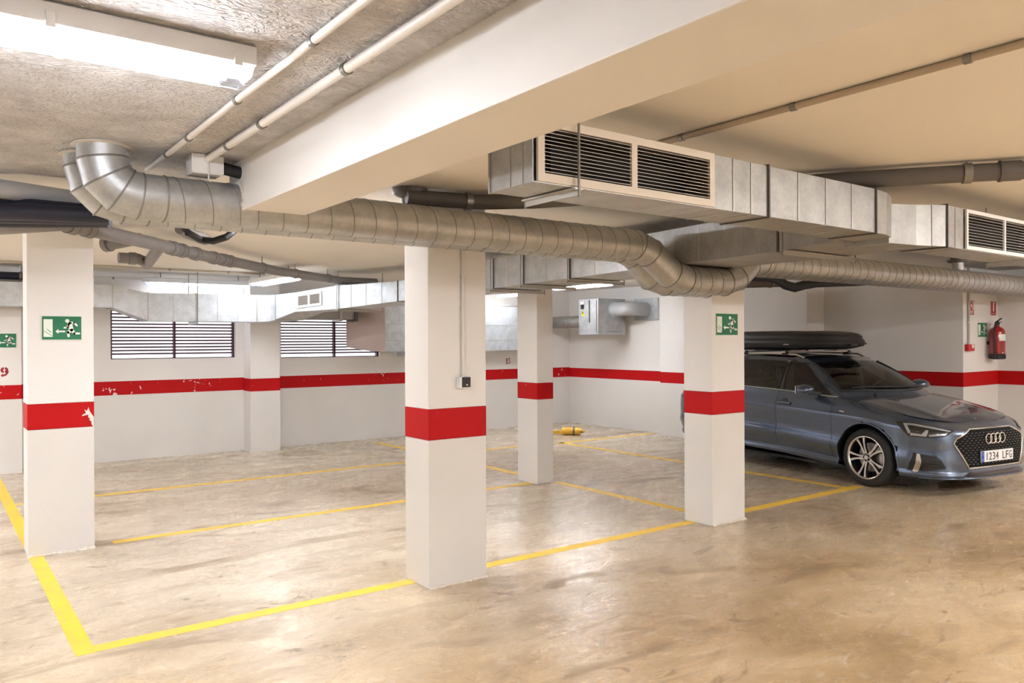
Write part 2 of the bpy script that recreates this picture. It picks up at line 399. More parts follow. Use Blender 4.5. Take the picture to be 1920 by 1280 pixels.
# right hand walls step back three times towards the camera
XA, XA2, XM, XN, YJ0, YJ1, YJ2 = 10.08, 10.50, 10.95, 12.0, 8.5, 6.75, 4.75
wr = MB().box(XA, XA+.2, YJ0+.2, YW, 0, ZC).box(XA, XA2+.2, YJ0, YJ0+.2, 0, ZC).box(XA2, XA2+.2, YJ1+.2, YJ0, 0, ZC).box(XA2, XM+.2, YJ1, YJ1+.2, 0, ZC).box(XM, XM+.2, YJ2+.2, YJ1, 0, ZC).box(XM, XN+.2, YJ2, YJ2+.2, 0, ZC).box(XN, XN+.2, -6, YJ2, 0, ZC)
wr = struct(wr.build('wall_right', WHITE))
c = .002
for (x0, x1, ya, yb) in ((XA-c, XA, YJ0, YW), (XA, XA2, YJ0-c, YJ0), (XA2-c, XA2, YJ1, YJ0-c), (XA2-c, XM, YJ1-c, YJ1), (XM-c, XM, YJ2, YJ1-c), (XM-c, XN, YJ2-c, YJ2), (XN-c, XN, -6, YJ2-c)):
    z0, z1 = (BZ0, BZ1-.01) if x0 < 10.09 and yb > 9 else (.96, 1.15)
    dress(wr, x0, x1, ya, yb, z0, z1)
p = B(9.87, XA, 8.52, 9.08, 0, ZC).build('pilaster', WHITE, wr, bevel=.004); dress(p, 9.868, XA, 8.518, 9.082, BZ0-.005, BZ1-.01)
# enclosing walls outside the picture
struct(B(-6.2, -6, -6.2, 11.9, 0, ZC).build('wall_left', WHITE)); struct(B(-6.2, 14, -6.2, -6, 0, ZC).build('wall_front', WHITE))

# dropped beam, notched where the two round ducts run through it
bmr = thing('concrete_beam', 'deep white plastered concrete beam hanging from the ceiling', 'beam')
B(XB0, XB1, -5.95, YBE, ZB, ZC).build('beam_body', WHITE, bmr, bevel=.006)

# columns
def column(label, x0, x1, y0, y1, z0, z1):
    t = thing('concrete_column', label, 'column', 'square painted columns')
    B(x0, x1, y0, y1, z1, ZC).build('upper_shaft', WHITE, t, bevel=.006)
    B(x0, x1, y0, y1, 0, z0).build('lower_shaft', DADO, t, bevel=.006)
    o = B(x0-.001, x1+.001, y0-.001, y1+.001, z0, z1).build('red_band', RED, t, bevel=.005); o['label'] = 'red painted band'
    return t
colM = column('square white column with red band and a small black socket box', 2.588, 3.038, 4.37, 4.68, .957, 1.157)
colL = column('square white column with red band chipped at one edge', .603, 1.046, 6.835, 7.13, .945, 1.137)
col3 = column('square white column with red band beside the parked car', 5.39, 5.835, 4.37, 4.68, .953, 1.149)
colF = column('plain square white column with red band, no sign, farthest row', 5.43, 5.66, 6.82, 7.18, .941, 1.124)
# bird shaped bare patch in the band of the left column
yy = 6.835-.0015
P = [(975, 0)]
bird = [(158, 767), (163, 770), (166, 763), (168, 770), (172, 776), (176, 781), (177, 796), (176, 800), (172, 796), (171, 789), (167, 787), (169, 784), (165, 782), (166, 777), (161, 778), (153, 780), (155, 777), (161, 774)]
q = [px(a, b, 1, yy) for a, b in bird]
o = MB().prism([(min(v.x, 1.0455), v.z) for v in q], (0, yy, 0), (1, 0, 0), (0, 0, 1), (0, -1, 0), .0008).build('paint_chip', mat('bare_plaster', (.74, .70, .64), .8), colL)
o['label'] = 'bare bird-shaped patch of missing red paint'
# crumbled plaster at the column feet
for (t, x0, x1, y0) in ((colM, 2.588, 3.038, 4.37), (colL, .603, 1.046, 6.835), (col3, 5.39, 5.835, 4.37)):
    mb = MB(); n = 26; rows = [[], [], []]
    for i in range(n+1):
        x = x0-.004+(x1-x0+.008)*i/n; h = .004+.012*rnd.random(); d = .004+.016*rnd.random()
        rows[0].append((x, y0-.001, h+.004)); rows[1].append((x, y0-d*.6, h)); rows[2].append((x, y0-d, .0005))
    mb.grid(rows).build('mortar_fillet', SEAL, t)

# windows: frame, mullion and every louvre blade
def window(idx, W, mull, label):
    x0, x1, z0, z1 = W
    t = bpy.data.objects.new('window_%d' % idx, None); COL.objects.link(t); t['kind'] = 'structure'; t['label'] = label
    y = YW+.10
    mb = MB().box(x0, x0+.03, y-.03, y+.03, z0, z1).box(x1-.03, x1, y-.03, y+.03, z0, z1).box(x0, x1, y-.03, y+.03, z1-.03, z1).box(x0, x1, y-.03, y+.03, z0, z0+.012)
    mb.build('window_frame', MAROON, t)
    B(mull-.016, mull+.016, y-.035, y+.03, z0, z1).build('mullion', MAROON, t)
    n = 14; dz = (z1-z0-.06)/n
    me = None
    for k in range(n):
        z = z0+.075+dz*k
        for (a, b) in ((x0+.03, mull-.016), (mull+.016, x1-.03)):
            mb = MB().hexa([(a, y-.02, z-.017), (b, y-.02, z-.017), (b, y+.03, z-.001), (a, y+.03, z-.001), (a, y-.02, z+.0035), (b, y-.02, z+.0035), (b, y+.03, z+.009), (a, y+.03, z+.009)])
            mb.build('louvre_blade', MAROON, t)
    return t
window(1, W1, 2.81, 'maroon louvred window above the chipped red band')
window(2, W2, 5.215, 'maroon louvred window partly covered by the ventilation plenum')
# ================================================================== luminaires
def luminaire(label, c, axis, length=1.28, tint=LAMP_COOL, power=1., width=.165, zc=None, hang=0., group='fluorescent luminaires'):
    """c: centre on soffit; axis 'x'/'y'"""
    zc = ZC if zc is None else zc
    t = thing('fluorescent_luminaire', label, 'lamp', group)
    h = length/2; wv = width/2; z1 = zc-hang; z0 = z1-.062
    def P(u, v, z): return (c[0]+u, c[1]+v, z) if axis == 'x' else (c[0]+v, c[1]+u, z)
    def sect(mb, pts):
        a = [P(-h_, v, z) for h_, v, z in pts]; b = [P(h_, v, z) for h_, v, z in pts]; k = len(pts)
        mb.add(a+b, [tuple(range(k)), tuple(range(k, 2*k))]+[(i, (i+1) % k, k+(i+1) % k, k+i) for i in range(k)])
        return mb
    sect(MB(), [(h, -wv, z0), (h, wv, z0), (h, wv, z1-.008), (h, wv*.85, z1), (h, -wv*.85, z1), (h, -wv, z1-.008)]).build('housing', PLASTIC, t)
    em = bpy.data.materials.new('lit_tubes'); em.use_nodes = True
    b = em.node_tree.nodes['Principled BSDF']; b.inputs['Base Color'].default_value = (.9, .9, .9, 1)
    b.inputs['Emission Color'].default_value = (*tint, 1); b.inputs['Emission Strength'].default_value = LAMP_POWER*power
    hi = h-.06; w2 = wv-.022
    for s in (-1, 1):
        pts = []
        for k in range(7):
            a = PI+PI*k/6; pts.append((hi, s*w2*.52+w2*.46*math.cos(a), z0-.002+.026*math.sin(a)))
        o = sect(MB(), pts).build('tube', em, t, smooth=40); o['label'] = 'glowing fluorescent tube'
    sect(MB(), [(h-.004, -wv+.006, z0), (h-.01, -wv+.014, z0-.034), (h-.018, -wv+.034, z0-.044), (h-.018, wv-.034, z0-.044), (h-.01, wv-.014, z0-.034), (h-.004, wv-.006, z0)]).build('diffuser', MATS['lamp_cover'], t)
    for u in (-h*.93, -h*.32, h*.32, h*.93):
        for s in (-1, 1):
            mb = MB(); a = P(u-.012, s*(wv+.001), z0-.012); b2 = P(u+.012, s*(wv+.007), z0+.03)
            mb.box(min(a[0], b2[0]), max(a[0], b2[0]), min(a[1], b2[1]), max(a[1], b2[1]), z0-.012, z0+.03).build('clip', PLASTIC, t, bevel=.002)
    if hang:
        for u in (-h*.7, h*.7):
            a = P(u, 0, zc); MB().tube([a, (a[0], a[1], z1-.002)], .008, 8).build('hanger', CLAMP, t)
    return t
glass_mat('lamp_cover', (.88, .925, 1.0), .25, .08)
luminaire('long fluorescent luminaire on the rough plastered ceiling', (.01, 2.46), 'x', 1.60, LAMP_COOL, 1.2, zc=ZR)
luminaire('fluorescent luminaire hanging short of the louvred window', (3.63, 10.05), 'y', 1.5, LAMP_COOL, .34, hang=.09)
luminaire('fluorescent luminaire fixed high on the back wall behind the ducting', (3.1, 11.47), 'x', 1.5, LAMP_COOL, .07, hang=.07)
luminaire('fluorescent luminaire in front of the fan box', (8.3, 9.35), 'y', 1.4, LAMP_COOL, .85, hang=.02)
luminaire('fluorescent luminaire close to the grey plenum wall', (8.15, 11.0), 'y', .6, LAMP_COOL, .7, hang=.08)
luminaire('unseen fluorescent luminaire added behind the spiral ducts to brighten the bays', (2.6, 5.6), 'x', 1.3, LAMP_COOL, 1.5)  # hidden lamp put in to brighten the back wall and bays
# unseen luminaires added to brighten the garage; the first follows the duct's wall shadow
G2 = 'added unseen luminaires'
for (x, y, tn, pw) in ((6.6, -.7, LAMP_WARM, 3.2), (3.9, -1.0, LAMP_WARM, 1.8), (10.2, 1.0, LAMP_WARM, 1.8), (-1.9, 5.9, LAMP_COOL, 1.4), (-2.0, 9.3, LAMP_COOL, 3.2), (-1.9, .2, LAMP_COOL, 1.2), (5.0, -4.0, LAMP_WARM, 1.5)):
    luminaire('unseen fluorescent luminaire added to brighten the garage', (x, y), 'x', 1.6, tn, pw, group=G2, zc=ZR if x < 0 and y < 5 else ZC)
# ================================================================== round spiral ducts
def circ(P, T, nrm, r, n):
    bn = T.cross(nrm); return [P+(nrm*math.cos(2*PI*j/n)+bn*math.sin(2*PI*j/n))*r for j in range(n)]
def round_duct(label, pts, r, gore, m=GALV, pitch=.13, n=32):
    """pts: centre line; gore[i] True: segment i..i+1 is an elbow gore, else a spiral section"""
    t = thing('spiral_duct', label, 'duct', 'round spiral ventilation ducts')
    P = [Vector(p) for p in pts]; k = len(P); D = [(P[i+1]-P[i]).normalized() for i in range(k-1)]
    nr = Vector((0, 1, 0)); rings = []
    for i in range(k):
        T = D[0] if i == 0 else D[-1] if i == k-1 else (D[i-1]+D[i]).normalized()
        d = D[min(i, k-2)]; ring = []
        a = (nr-d*nr.dot(d)).normalized(); b = d.cross(a)
        for j in range(n):
            q = (a*math.cos(2*PI*j/n)+b*math.sin(2*PI*j/n))*r
            q = q - d*(q.dot(T)/d.dot(T))           # shear onto the mitre plane
            ring.append(P[i]+q)
        rings.append(ring)
    for i in range(k-1):
        mb = MB().grid([rings[i], rings[i+1]], closed_u=True)
        o = mb.build('elbow_gore' if gore[i] else 'duct_section', m, t, smooth=50)
        L = (P[i+1]-P[i]).length
        if not gore[i] and L > .3:
            d = D[i]; a = (nr-d*nr.dot(d)).normalized(); b = d.cross(a); pts2 = []
            turns = L/pitch; N = int(turns*20)
            for s in range(N+1):
                an = 2*PI*turns*s/N; pts2.append(P[i]+d*(L*s/N)+(a*math.cos(an)+b*math.sin(an))*(r+.0004))
            MB().tube(pts2, .0026, 5).build('spiral_seam', SEAMR, o, smooth=60)
    for i in range(1, k-1):
        if gore[i-1] or gore[i]:
            MB().tube([P[i]+(v-P[i])*1.006 for v in rings[i]], .0045, 6, closed=True).build('seam_ring', SEAMR, t, smooth=60)
    return t
RD = .1075
def elbow(c0, d0, d1, rad, steps):
    """centre-line points of a gored bend starting at c0 heading d0 turning to d1"""
    d0 = Vector(d0).normalized(); d1 = Vector(d1).normalized(); ang = d0.angle(d1); ax = d0.cross(d1).normalized()
    cen = Vector(c0)+(ax.cross(d0)).normalized()*rad; out = []
    for i in range(steps+1):
        out.append(cen+Matrix.Rotation(ang*i/steps, 3, ax) @ (Vector(c0)-cen))
    return out
def run(y, xl, zl, x0, x1, x2, x3, zr):
    a = [Vector((xl, y, ZR+.03)), Vector((xl, y, zl+.155))]
    e = elbow(a[1], (0, 0, -1), (1, 0, 0), .155, 3)
    pts = [a[0]]+e; g = [True]*(len(pts)-1)
    pts += [Vector((xl+.26, y, zl)), Vector((1.262, y, zl)), Vector((x0, y, zl))]; g += [True, False, False]
    zd = 2.054
    pts += [Vector((x0+.14, y, zl-.05)), Vector((x1-.10, y, zd+.035)), Vector((x1+.06, y, zd))]; g += [True, True, True]
    pts += [Vector((x2, y, zd)), Vector((x2+.16, y, zd+.045)), Vector((x3-.02, y, zr-.03)), Vector((x3+.14, y, zr)), Vector((13.2, y, zr))]; g += [False, True, True, True, False]
    return pts, g
p1, g1 = run(4.0, .652, 2.281, 4.10, 4.56, 5.08, 5.42, 2.245)
d1 = round_duct('front spiral duct curving out of the plaster and through the beam', p1, RD, g1)
p2, g2 = run(4.248, .632, 2.290, 4.20, 4.62, 5.16, 5.46, 2.252)
d2 = round_duct('rear spiral duct running close behind its twin, half hidden', p2, RD, g2)
# plaster collars round the ducts
for (t, x, y) in ((d1, .652, 4.0), (d2, .632, 4.248)):
    MB().lathe([(RD+.001, -.004), (RD+.022, -.002), (RD+.016, .006), (RD+.001, .010)][::1], (x, y, ZR-.008), (0, 0, 1), 32).build('ceiling_collar', SEAL, t, smooth=50)
mb = MB()
for i in range(40):
    a = 2*PI*i/40
    if math.sin(a) < -.28: continue
    mb.tube([(XB0-.004, 4.0+math.cos(a)*(RD+.004), 2.281+math.sin(a)*(RD+.004)), (XB0-.004, 4.0+math.cos(a+.16)*(RD+.004), 2.281+math.sin(a+.16)*(RD+.004))], .007+.006*rnd.random(), 5)
mb.build('sealant_bead', SEAL, d1)
# short take-off spigot on the front duct
t = thing('duct_spigot', 'short steel spigot with dark collar on top of the front spiral duct', 'duct')
MB().lathe([(.06, 0), (.06, .09)], (9.1, 4.0, 2.345), (0, 0, 1), 24).build('neck', GALV, t, smooth=40)
MB().lathe([(.06, 0), (.10, .005), (.11, .03), (.075, .035), (.07, .06), (.10, .065), (.10, .07), (.02, .07)], (9.1, 4.0, 2.43), (0, 0, 1), 24).build('collar', PVCD, t, smooth=30)

# ================================================================== rectangular ducts
def sect_x(st):  # (x, y0, y1, z0, z1) -> 4 corners
    x, y0, y1, z0, z1 = st; return [Vector((x, y0, z0)), Vector((x, y1, z0)), Vector((x, y1, z1)), Vector((x, y0, z1))]
def sect_y(st):  # (y, x0, x1, z0, z1)
    y, x0, x1, z0, z1 = st; return [Vector((x0, y, z0)), Vector((x1, y, z0)), Vector((x1, y, z1)), Vector((x0, y, z1))]
def rect_piece(name, A, C, m, parent, caps=(True, True), smooth=0):
    fs = [(i, (i+1) % 4, 4+(i+1) % 4, 4+i) for i in range(4)]
    if caps[0]: fs.append((3, 2, 1, 0))
    if caps[1]: fs.append((4, 5, 6, 7))
    return MB().add(A+C, fs).build(name, m, parent)
def flange(C, d, w, t, m, parent, name='flange'):
    """rectangular collar around section C, thickness 2t along d, height w"""
    c = sum(C, Vector())/4; d = Vector(d).normalized(); mb = MB()
    O = [p+(p-c).normalized()*w*1.41 for p in C]
    for i in range(4):
        j = (i+1) % 4
        a, b, e, f = C[i], C[j], O[j], O[i]
        mb.hexa([a-d*t, b-d*t, e-d*t, f-d*t, a+d*t, b+d*t, e+d*t, f+d*t])
    return mb.build(name, m, parent)
def seams(A, C, k, m, parent, face=(0, 3), bot=True):
    """standing seams across the visible side (corners face[0],face[1]) and underside"""
    for i in range(1, k):
        f = i/k; S = [A[q].lerp(C[q], f) for q in range(4)]
        mb = MB().bar(S[face[0]], S[face[1]], .006, .006)
        if bot: mb.bar(S[0], S[1], .006, .006)
        mb.build('standing_seam', m, parent)
def grille(parent, o, ex, ez, nrm, W, H, cols, nsl, fw=.028, rod=None, frame=FRAME, slat=SLAT):
    """louvred grille in plane (ex,ez) with corner o, facing nrm"""
    o = Vector(o); ex = Vector(ex).normalized(); ez = Vector(ez).normalized(); nrm = Vector(nrm).normalized()
    g = bpy.data.objects.new('grille', None)
    f = MB()
    def slab(mb, u0, u1, v0, v1, a, b):
        mb.hexa([o+ex*u0+ez*v0+nrm*a, o+ex*u1+ez*v0+nrm*a, o+ex*u1+ez*v1+nrm*a, o+ex*u0+ez*v1+nrm*a, o+ex*u0+ez*v0+nrm*b, o+ex*u1+ez*v0+nrm*b, o+ex*u1+ez*v1+nrm*b, o+ex*u0+ez*v1+nrm*b])
    slab(f, 0, W, 0, fw, 0, .012); slab(f, 0, W, H-fw, H, 0, .012); slab(f, 0, fw, fw, H-fw, 0, .012); slab(f, W-fw, W, fw, H-fw, 0, .012)
    cw = (W-fw)/cols
    for c_ in range(1, cols): slab(f, cw*c_, cw*c_+fw, fw, H-fw, 0, .012)
    fo = f.build('grille_frame', frame, parent)
    for c_ in range(cols):
        u0 = fw+cw*c_; u1 = cw*(c_+1)
        for k in range(nsl):
            v = fw+(H-2*fw)*(k+.5)/nsl; mb = MB(); q = .0
            mb.hexa([o+ex*u0+ez*(v-.0012)+nrm*.009, o+ex*u1+ez*(v-.0012)+nrm*.009, o+ex*u1+ez*(v+.0012)+nrm*.009, o+ex*u0+ez*(v+.0012)+nrm*.009,
                     o+ex*u0+ez*(v+.002)-nrm*q, o+ex*u1+ez*(v+.002)-nrm*q, o+ex*u1+ez*(v+.004)-nrm*q, o+ex*u0+ez*(v+.004)-nrm*q])
            mb.build('grille_slat', slat, fo)
    bpy.data.objects.remove(g)
    return fo
def trapeze(parent, a, b, ztop, w=.04, rods=True):
    mb = MB().bar(a, b, w, .006).bar(Vector(a)+Vector((0, 0, -.012)), Vector(b)+Vector((0, 0, -.012)), .006, .024)
    mb.build('trapeze_bar', STEEL, parent)
    if rods:
        for p in (a, b): MB().tube([Vector(p)+Vector((0, 0, -.03)), (p[0], p[1], ztop-.003)], .005, 8).build('threaded_rod', CLAMP, parent, smooth=50)

# main supply duct with the big grille
MY0, MY1, MZ0, MZ1 = 2.2, 2.465, 2.165, 2.398
md = thing('supply_duct', 'long rectangular supply duct with a big cream grille', 'duct')
S = [(1.735, MY0+.03, MY1, MZ0+.002, MZ1), (1.752, MY0, MY1, MZ0, MZ1), (2.735, MY0, MY1, MZ0, MZ1), (3.117, MY0, MY1, MZ0, MZ1), (4.06, MY0, MY1, MZ0, MZ1), (4.20, MY0+.012, MY1+.02, MZ0, MZ1-.004), (4.33, MY0+.055, MY1+.06, MZ0, MZ1-.008)]
Q = [sect_x(s) for s in S]
# open box behind the grille: end, top, bottom and back sheets
A, C = Q[1], Q[2]; th = .004
mb = MB(); mb.box(1.735, 2.735, MY0, MY1, MZ0, MZ0+th).box(1.735, 2.735, MY0, MY1, MZ1-th, MZ1).box(1.735, 2.735, MY1-th, MY1, MZ0+th, MZ1-th)
mb.build('grille_box', GALV, md)
o = MB().box(1.735, 1.739, MY0, MY1, MZ0+th, MZ1-th).build('end_panel', GALV, md)
MB().box(1.7325, 1.7355, MY0+.055, MY0+.061, MZ0, MZ1).build('standing_seam', STEEL, md); MB().box(1.7325, 1.7355, MY0+.13, MY0+.136, MZ0, MZ1).build('standing_seam', STEEL, md)
MB().box(1.730, 1.741, MY1-.006, MY1+.004, MZ0-.004, MZ1).build('corner_strip', STEEL, md)
MB().box(1.95, 2.735, MY0+.16, MY0+.165, MZ0+th, MZ1-th).build('shade_sheet', VOID, md)  # black sheet painting the shade inside the duct, no real part
grille(md, (1.752, MY0, MZ0+.004), (1, 0, 0), (0, 0, 1), (0, -1, 0), .97, MZ1-MZ0-.004, 2, 12, fw=.03)
for i in range(2, 6):
    rect_piece('duct_section', Q[i], Q[i+1], GALVM, md, (i == 2, i == 5))
seams(Q[2], Q[3], 3, STEEL, md); seams(Q[3], Q[4], 4, STEEL, md)
for q in (Q[3], Q[4]): flange(q, (1, 0, 0), .008, .005, SEAM, md)
# second length beyond the offset
S2 = [(4.335, MY0+.075, MY1+.075, 2.138, 2.358), (4.60, MY0+.05, MY1+.06, 2.140, 2.375), (4.865, MY0, MY1, 2.146, 2.392), (5.08, MY0, MY1, 2.142, 2.392), (6.25, MY0, MY1, 2.142, 2.392), (9.6, MY0, MY1, 2.142, 2.392)]
Q2 = [sect_x(s) for s in S2]
for i in (0, 1, 2, 4): rect_piece('duct_section', Q2[i], Q2[i+1], GALVM, md, (i in (0, 4), i in (2, 4)))
mb = MB().box(5.08, 6.25, MY0, MY1, 2.142, 2.146).box(5.08, 6.25, MY0, MY1, 2.388, 2.392).box(5.08, 6.25, MY1-.004, MY1, 2.146, 2.388); mb.build('grille_box', GALV, md)
MB().box(5.3, 6.25, MY0+.14, MY0+.145, 2.146, 2.388).build('shade_sheet', VOID, md)  # second black sheet standing in for the unlit duct inside
grille(md, (5.10, MY0, 2.146), (1, 0, 0), (0, 0, 1), (0, -1, 0), 1.10, .244, 2, 11, fw=.022, frame=PLASTIC)
flange(Q2[2], (1, 0, 0), .008, .005, SEAM, md); flange(Q2[0], (1, 0, 0), .005, .004, STEEL, md); seams(Q2[1], Q2[2], 2, STEEL, md); seams(Q2[2], Q2[3], 2, STEEL, md)
trapeze(md, (1.93, MY0-.028, MZ0-.008), (1.93, MY1+.03, MZ0-.008), ZC); trapeze(md, (6.12, MY0-.028, 2.132), (6.12, MY1+.03, 2.132), ZC)

# branch duct going back from the supply duct
bd = thing('branch_duct', 'rectangular steel branch duct passing above the dipped spiral ducts', 'duct')
SB = [(MY1+.002, 4.10, 4.85, 2.150, 2.395), (2.95, 4.28, 4.95, 2.150, 2.425), (3.5, 4.47, 5.08, 2.165, 2.435), (4.3, 4.57, 5.17, 2.168, 2.435), (5.3, 4.60, 5.20, 2.150, 2.43), (6.0, 4.62, 5.22, 2.142, 2.425), (6.5, 4.62, 5.22, 2.126, 2.425), (6.8, 4.62, 5.22, 2.126, 2.425)]
QB = [sect_y(s) for s in SB]
for i in range(len(QB)-1):
    rect_piece('duct_section', QB[i], QB[i+1], GALVD if i < 3 else GALV, bd, (i == 0, i == len(QB)-2))
    if i in (1, 2, 3, 4, 5): seams(QB[i], QB[i+1], 3 if i < 4 else 2, STEEL, bd, bot=False)
for i in (1, 4, 5, 6): flange(QB[i], (0, 1, 0), .008, .005, SEAM, bd)
for (y, x0, x1, z) in ((2.85, 4.18, 5.0, 2.138), (5.3, 4.57, 5.27, 2.136), (6.0, 4.58, 5.28, 2.128), (6.5, 4.58, 5.28, 2.112)):
    trapeze(bd, (x0, y, z), (x1, y, z), ZC, rods=True)

# return duct along the back wall, climbing and turning towards the camera
rd = thing('return_duct', 'rectangular return duct along the back wall passing over the louvred windows', 'duct')
YF, YB_ = 10.9, 11.3
SR = [(-2.0, YF, YB_, 2.03, 2.31), (.93, YF, YB_, 2.03, 2.31), (1.885, YF, YB_, 2.03, 2.31), (2.297, YF, YB_, 1.868, 2.225), (2.9, YF, YB_, 1.868, 2.235), (3.70, YF, YB_, 1.870, 2.245)]
QR = [sect_x(s) for s in SR]
for i in range(len(QR)-1):
    rect_piece('duct_section', QR[i], QR[i+1], GALVL, rd, (i == 0, False))
    if i != 2: seams(QR[i], QR[i+1], (3, 3, 1, 2, 3)[i], STEEL, rd)
    flange(QR[i+1], (1, 0, 0), .010, .006, STEEL, rd)
# quarter bend and the run along Y
prev = QR[-1]; cx, cy = 3.72, 10.72
for k in range(1, 6):
    a = PI/2*k/5; r0, r1 = .18, .18+.40
    i_ = Vector((cx+r0*math.sin(a), cy+r0*math.cos(a), 0)); e_ = Vector((cx+r1*math.sin(a), cy+r1*math.cos(a), 0))
    z0 = 1.870+.03*(k/5)**2; z1 = 2.245
    cur = [Vector((i_.x, i_.y, z0)), Vector((e_.x, e_.y, z0)), Vector((e_.x, e_.y, z1)), Vector((i_.x, i_.y, z1))]
    rect_piece('bend_gore', prev, cur, GALVL, rd, (False, False)); prev = cur
flange(prev, (0, 1, 0), .006, .005, STEEL, rd)
SY = [(10.45, 4.08, 4.50, 2.005, 2.268), (9.9, 4.44, 4.86, 2.03, 2.345), (8.7, 4.72, 5.16, 2.092, 2.342), (6.84, 4.66, 5.18, 2.135, 2.40)]
QY = [prev]+[sect_y(s) for s in SY]
for i in range(len(QY)-1):
    A, C = QY[i], QY[i+1]
    rect_piece('duct_section', A, C, GALVL, rd, (False, i == len(QY)-2))
    if i >= 1: flange(C, (C[0]-A[0]), .008, .006, SEAM if i > 1 else STEEL, rd)
    if i >= 2: seams(A, C, 4, STEEL, rd, bot=False)
A, C = QY[1], QY[2]; ex = (C[0]-A[0]); L = ex.length; ex = ex.normalized(); nrm = Vector((-ex.y, ex.x, 0)); nrm = nrm if nrm.x < 0 else -nrm
o0 = A[0]+ex*.02+Vector((0, 0, .045))
B_ = MB(); 
grille(rd, o0+nrm*.004, ex+Vector((0, 0, .06)), (0, 0, 1), nrm, L*.62, .19, 2, 9, fw=.03, frame=PLASTIC)
mb = MB(); q0 = o0+nrm*.002; exz = (ex+Vector((0, 0, .06))).normalized()
mb.add([q0+exz*.02+Vector((0, 0, .02)), q0+exz*(L*.62-.02)+Vector((0, 0, .02)), q0+exz*(L*.62-.02)+Vector((0, 0, .17)), q0+exz*.02+Vector((0, 0, .17))], [(0, 1, 2, 3)]); mb.build('grille_shade', mat('grille_shade', (.16, .14, .12), .8), rd)  # dark sheet stands in for the shaded opening behind the slats
trapeze(rd, (.55, YF-.03, 2.02), (.55, YB_+.02, 2.02), ZC); trapeze(rd, (2.9, YF-.03, 1.855), (2.9, YB_+.02, 1.855), ZC); trapeze(rd, (4.44, 9.85, 2.02), (5.1, 9.85, 2.02), ZC)

# plenum box on the back wall
pb = thing('plenum_box', 'large pale steel plenum box on the back wall above number 15', 'duct')
MB().add([(5.84, 11.2, 1.425), (5.38, YW-.01, 1.50), (5.38, YW-.01, 2.12), (5.84, 11.2, 2.145), (5.84, YW-.01, 1.425), (5.84, YW-.01, 2.145)], [(0, 1, 2, 3), (0, 4, 1), (3, 2, 5), (1, 4, 5, 2)]).build('side_panel', mat('pink_reflection_sheet', (.50, .41, .39), .42, .5), pb)  # pink tint paints the window's reflection onto the side panel
MB().box(5.842, 8.95, 11.2, YW-.005, 1.425, 2.20).build('box_body', GALVL, pb, bevel=.004)
MB().box(5.836, 8.96, 11.19, YW-.006, 2.20, 2.225).build('top_flange', STEEL, pb)
for z in (1.60, 1.86): MB().box(5.845, 8.95, 11.196, 11.2, z, z+.006).build('panel_joint', STEEL, pb)
MB().box(5.845, 8.95, 11.185, 11.2, 1.415, 1.43).build('bottom_flange', STEEL, pb)
for k in range(7): MB().box(7.75+k*.17, 7.752+k*.17, 11.197, 11.2, 1.44, 1.52).build('panel_joint', STEEL, pb)
MB().box(6.0, 6.7, 11.14, 11.19, 1.355, 1.42).build('drain_tray', GALVD, pb)
# duct stub between the bend and the plenum, seen under the return duct
t = thing('duct_stub', 'short brownish duct stub under the return duct beside the covered window', 'duct')
MB().box(4.25, 5.36, 11.18, 11.42, 1.93, 2.10).build('stub_body', GALVD, t, bevel=.004); MB().box(5.05, 5.10, 11.16, 11.44, 1.90, 2.13).build('stub_flange', STEEL, t); MB().box(5.30, 5.36, 11.16, 11.44, 1.90, 2.13).build('stub_flange', SEAM, t)

# fan box in the corner
fb = thing('fan_box', 'grey steel fan box with round outlet high in the corner', 'ventilation fan')
MB().box(9.25, 9.9, 9.93, 10.43, 1.69, 2.315).build('box_body', GALV, fb, bevel=.006)
MB().box(9.244, 9.25, 9.96, 9.975, 1.72, 2.29).build('panel_joint', SEAM, fb); MB().box(9.242, 9.25, 10.14, 10.16, 1.9, 2.29).build('panel_joint', SEAM, fb)
MB().box(9.24, 9.91, 9.925, 9.945, 1.685, 1.70).build('bottom_flange', STEEL, fb); MB().box(9.24, 9.26, 9.92, 9.95, 1.69, 2.315).build('corner_strip', STEEL, fb)
MB().box(9.45, 9.8, 9.922, 9.93, 1.74, 1.745).build('door_handle', SEAM, fb)
MB().lathe([(.14, 0), (.14, .012), (.125, .014)], (9.62, 9.93, 2.13), (0, -1, 0), 28).build('outlet_collar', GALVL, fb, smooth=40)
pts = [Vector((9.62, 9.93, 2.13)), Vector((9.62, 9.80, 2.13))]+elbow((9.62, 9.74, 2.13), (0, -1, 0), (1, 0, 0), .16, 4)+[Vector((10.07, 9.58, 2.13))]
MB().tube(pts, .118, 24).build('outlet_pipe', PVCL, fb, smooth=50)
MB().box(10.05, 10.075, 9.30, 9.86, 1.94, 2.32).build('wall_plate', GALVL, fb)
MB().tube([(9.55, 10.43+.02*i, 1.93) for i in range(55)], [.105+(.006 if i % 3 == 0 else 0) for i in range(55)], 20).build('flexible_hose', GALVD, fb, smooth=60)
o = MB().prism([(0, 0), (.085, 0), (.0425, .11)], (9.246, 10.36, 2.02), (0, -1, 0), (0, 0, 1), (-1, 0, 0), .003).build('warning_sticker', mat('sticker_yellow', (.85, .72, .02), .4), fb); o['label'] = 'yellow triangular warning sticker'
MB().prism([(.036, .03), (.049, .03), (.05, .075), (.035, .075)], (9.242, 10.36, 2.02), (0, -1, 0), (0, 0, 1), (-1, 0, 0), .001).build('warning_mark', BLACK, fb)
MB().box(9.22, 9.25, 10.30, 10.35, 2.14, 2.22).build('cable_gland', BLACK, fb, bevel=.006); MB().box(9.23, 9.25, 10.285, 10.365, 2.22, 2.27).build('switch_cover', PLASTIC, fb, bevel=.004)
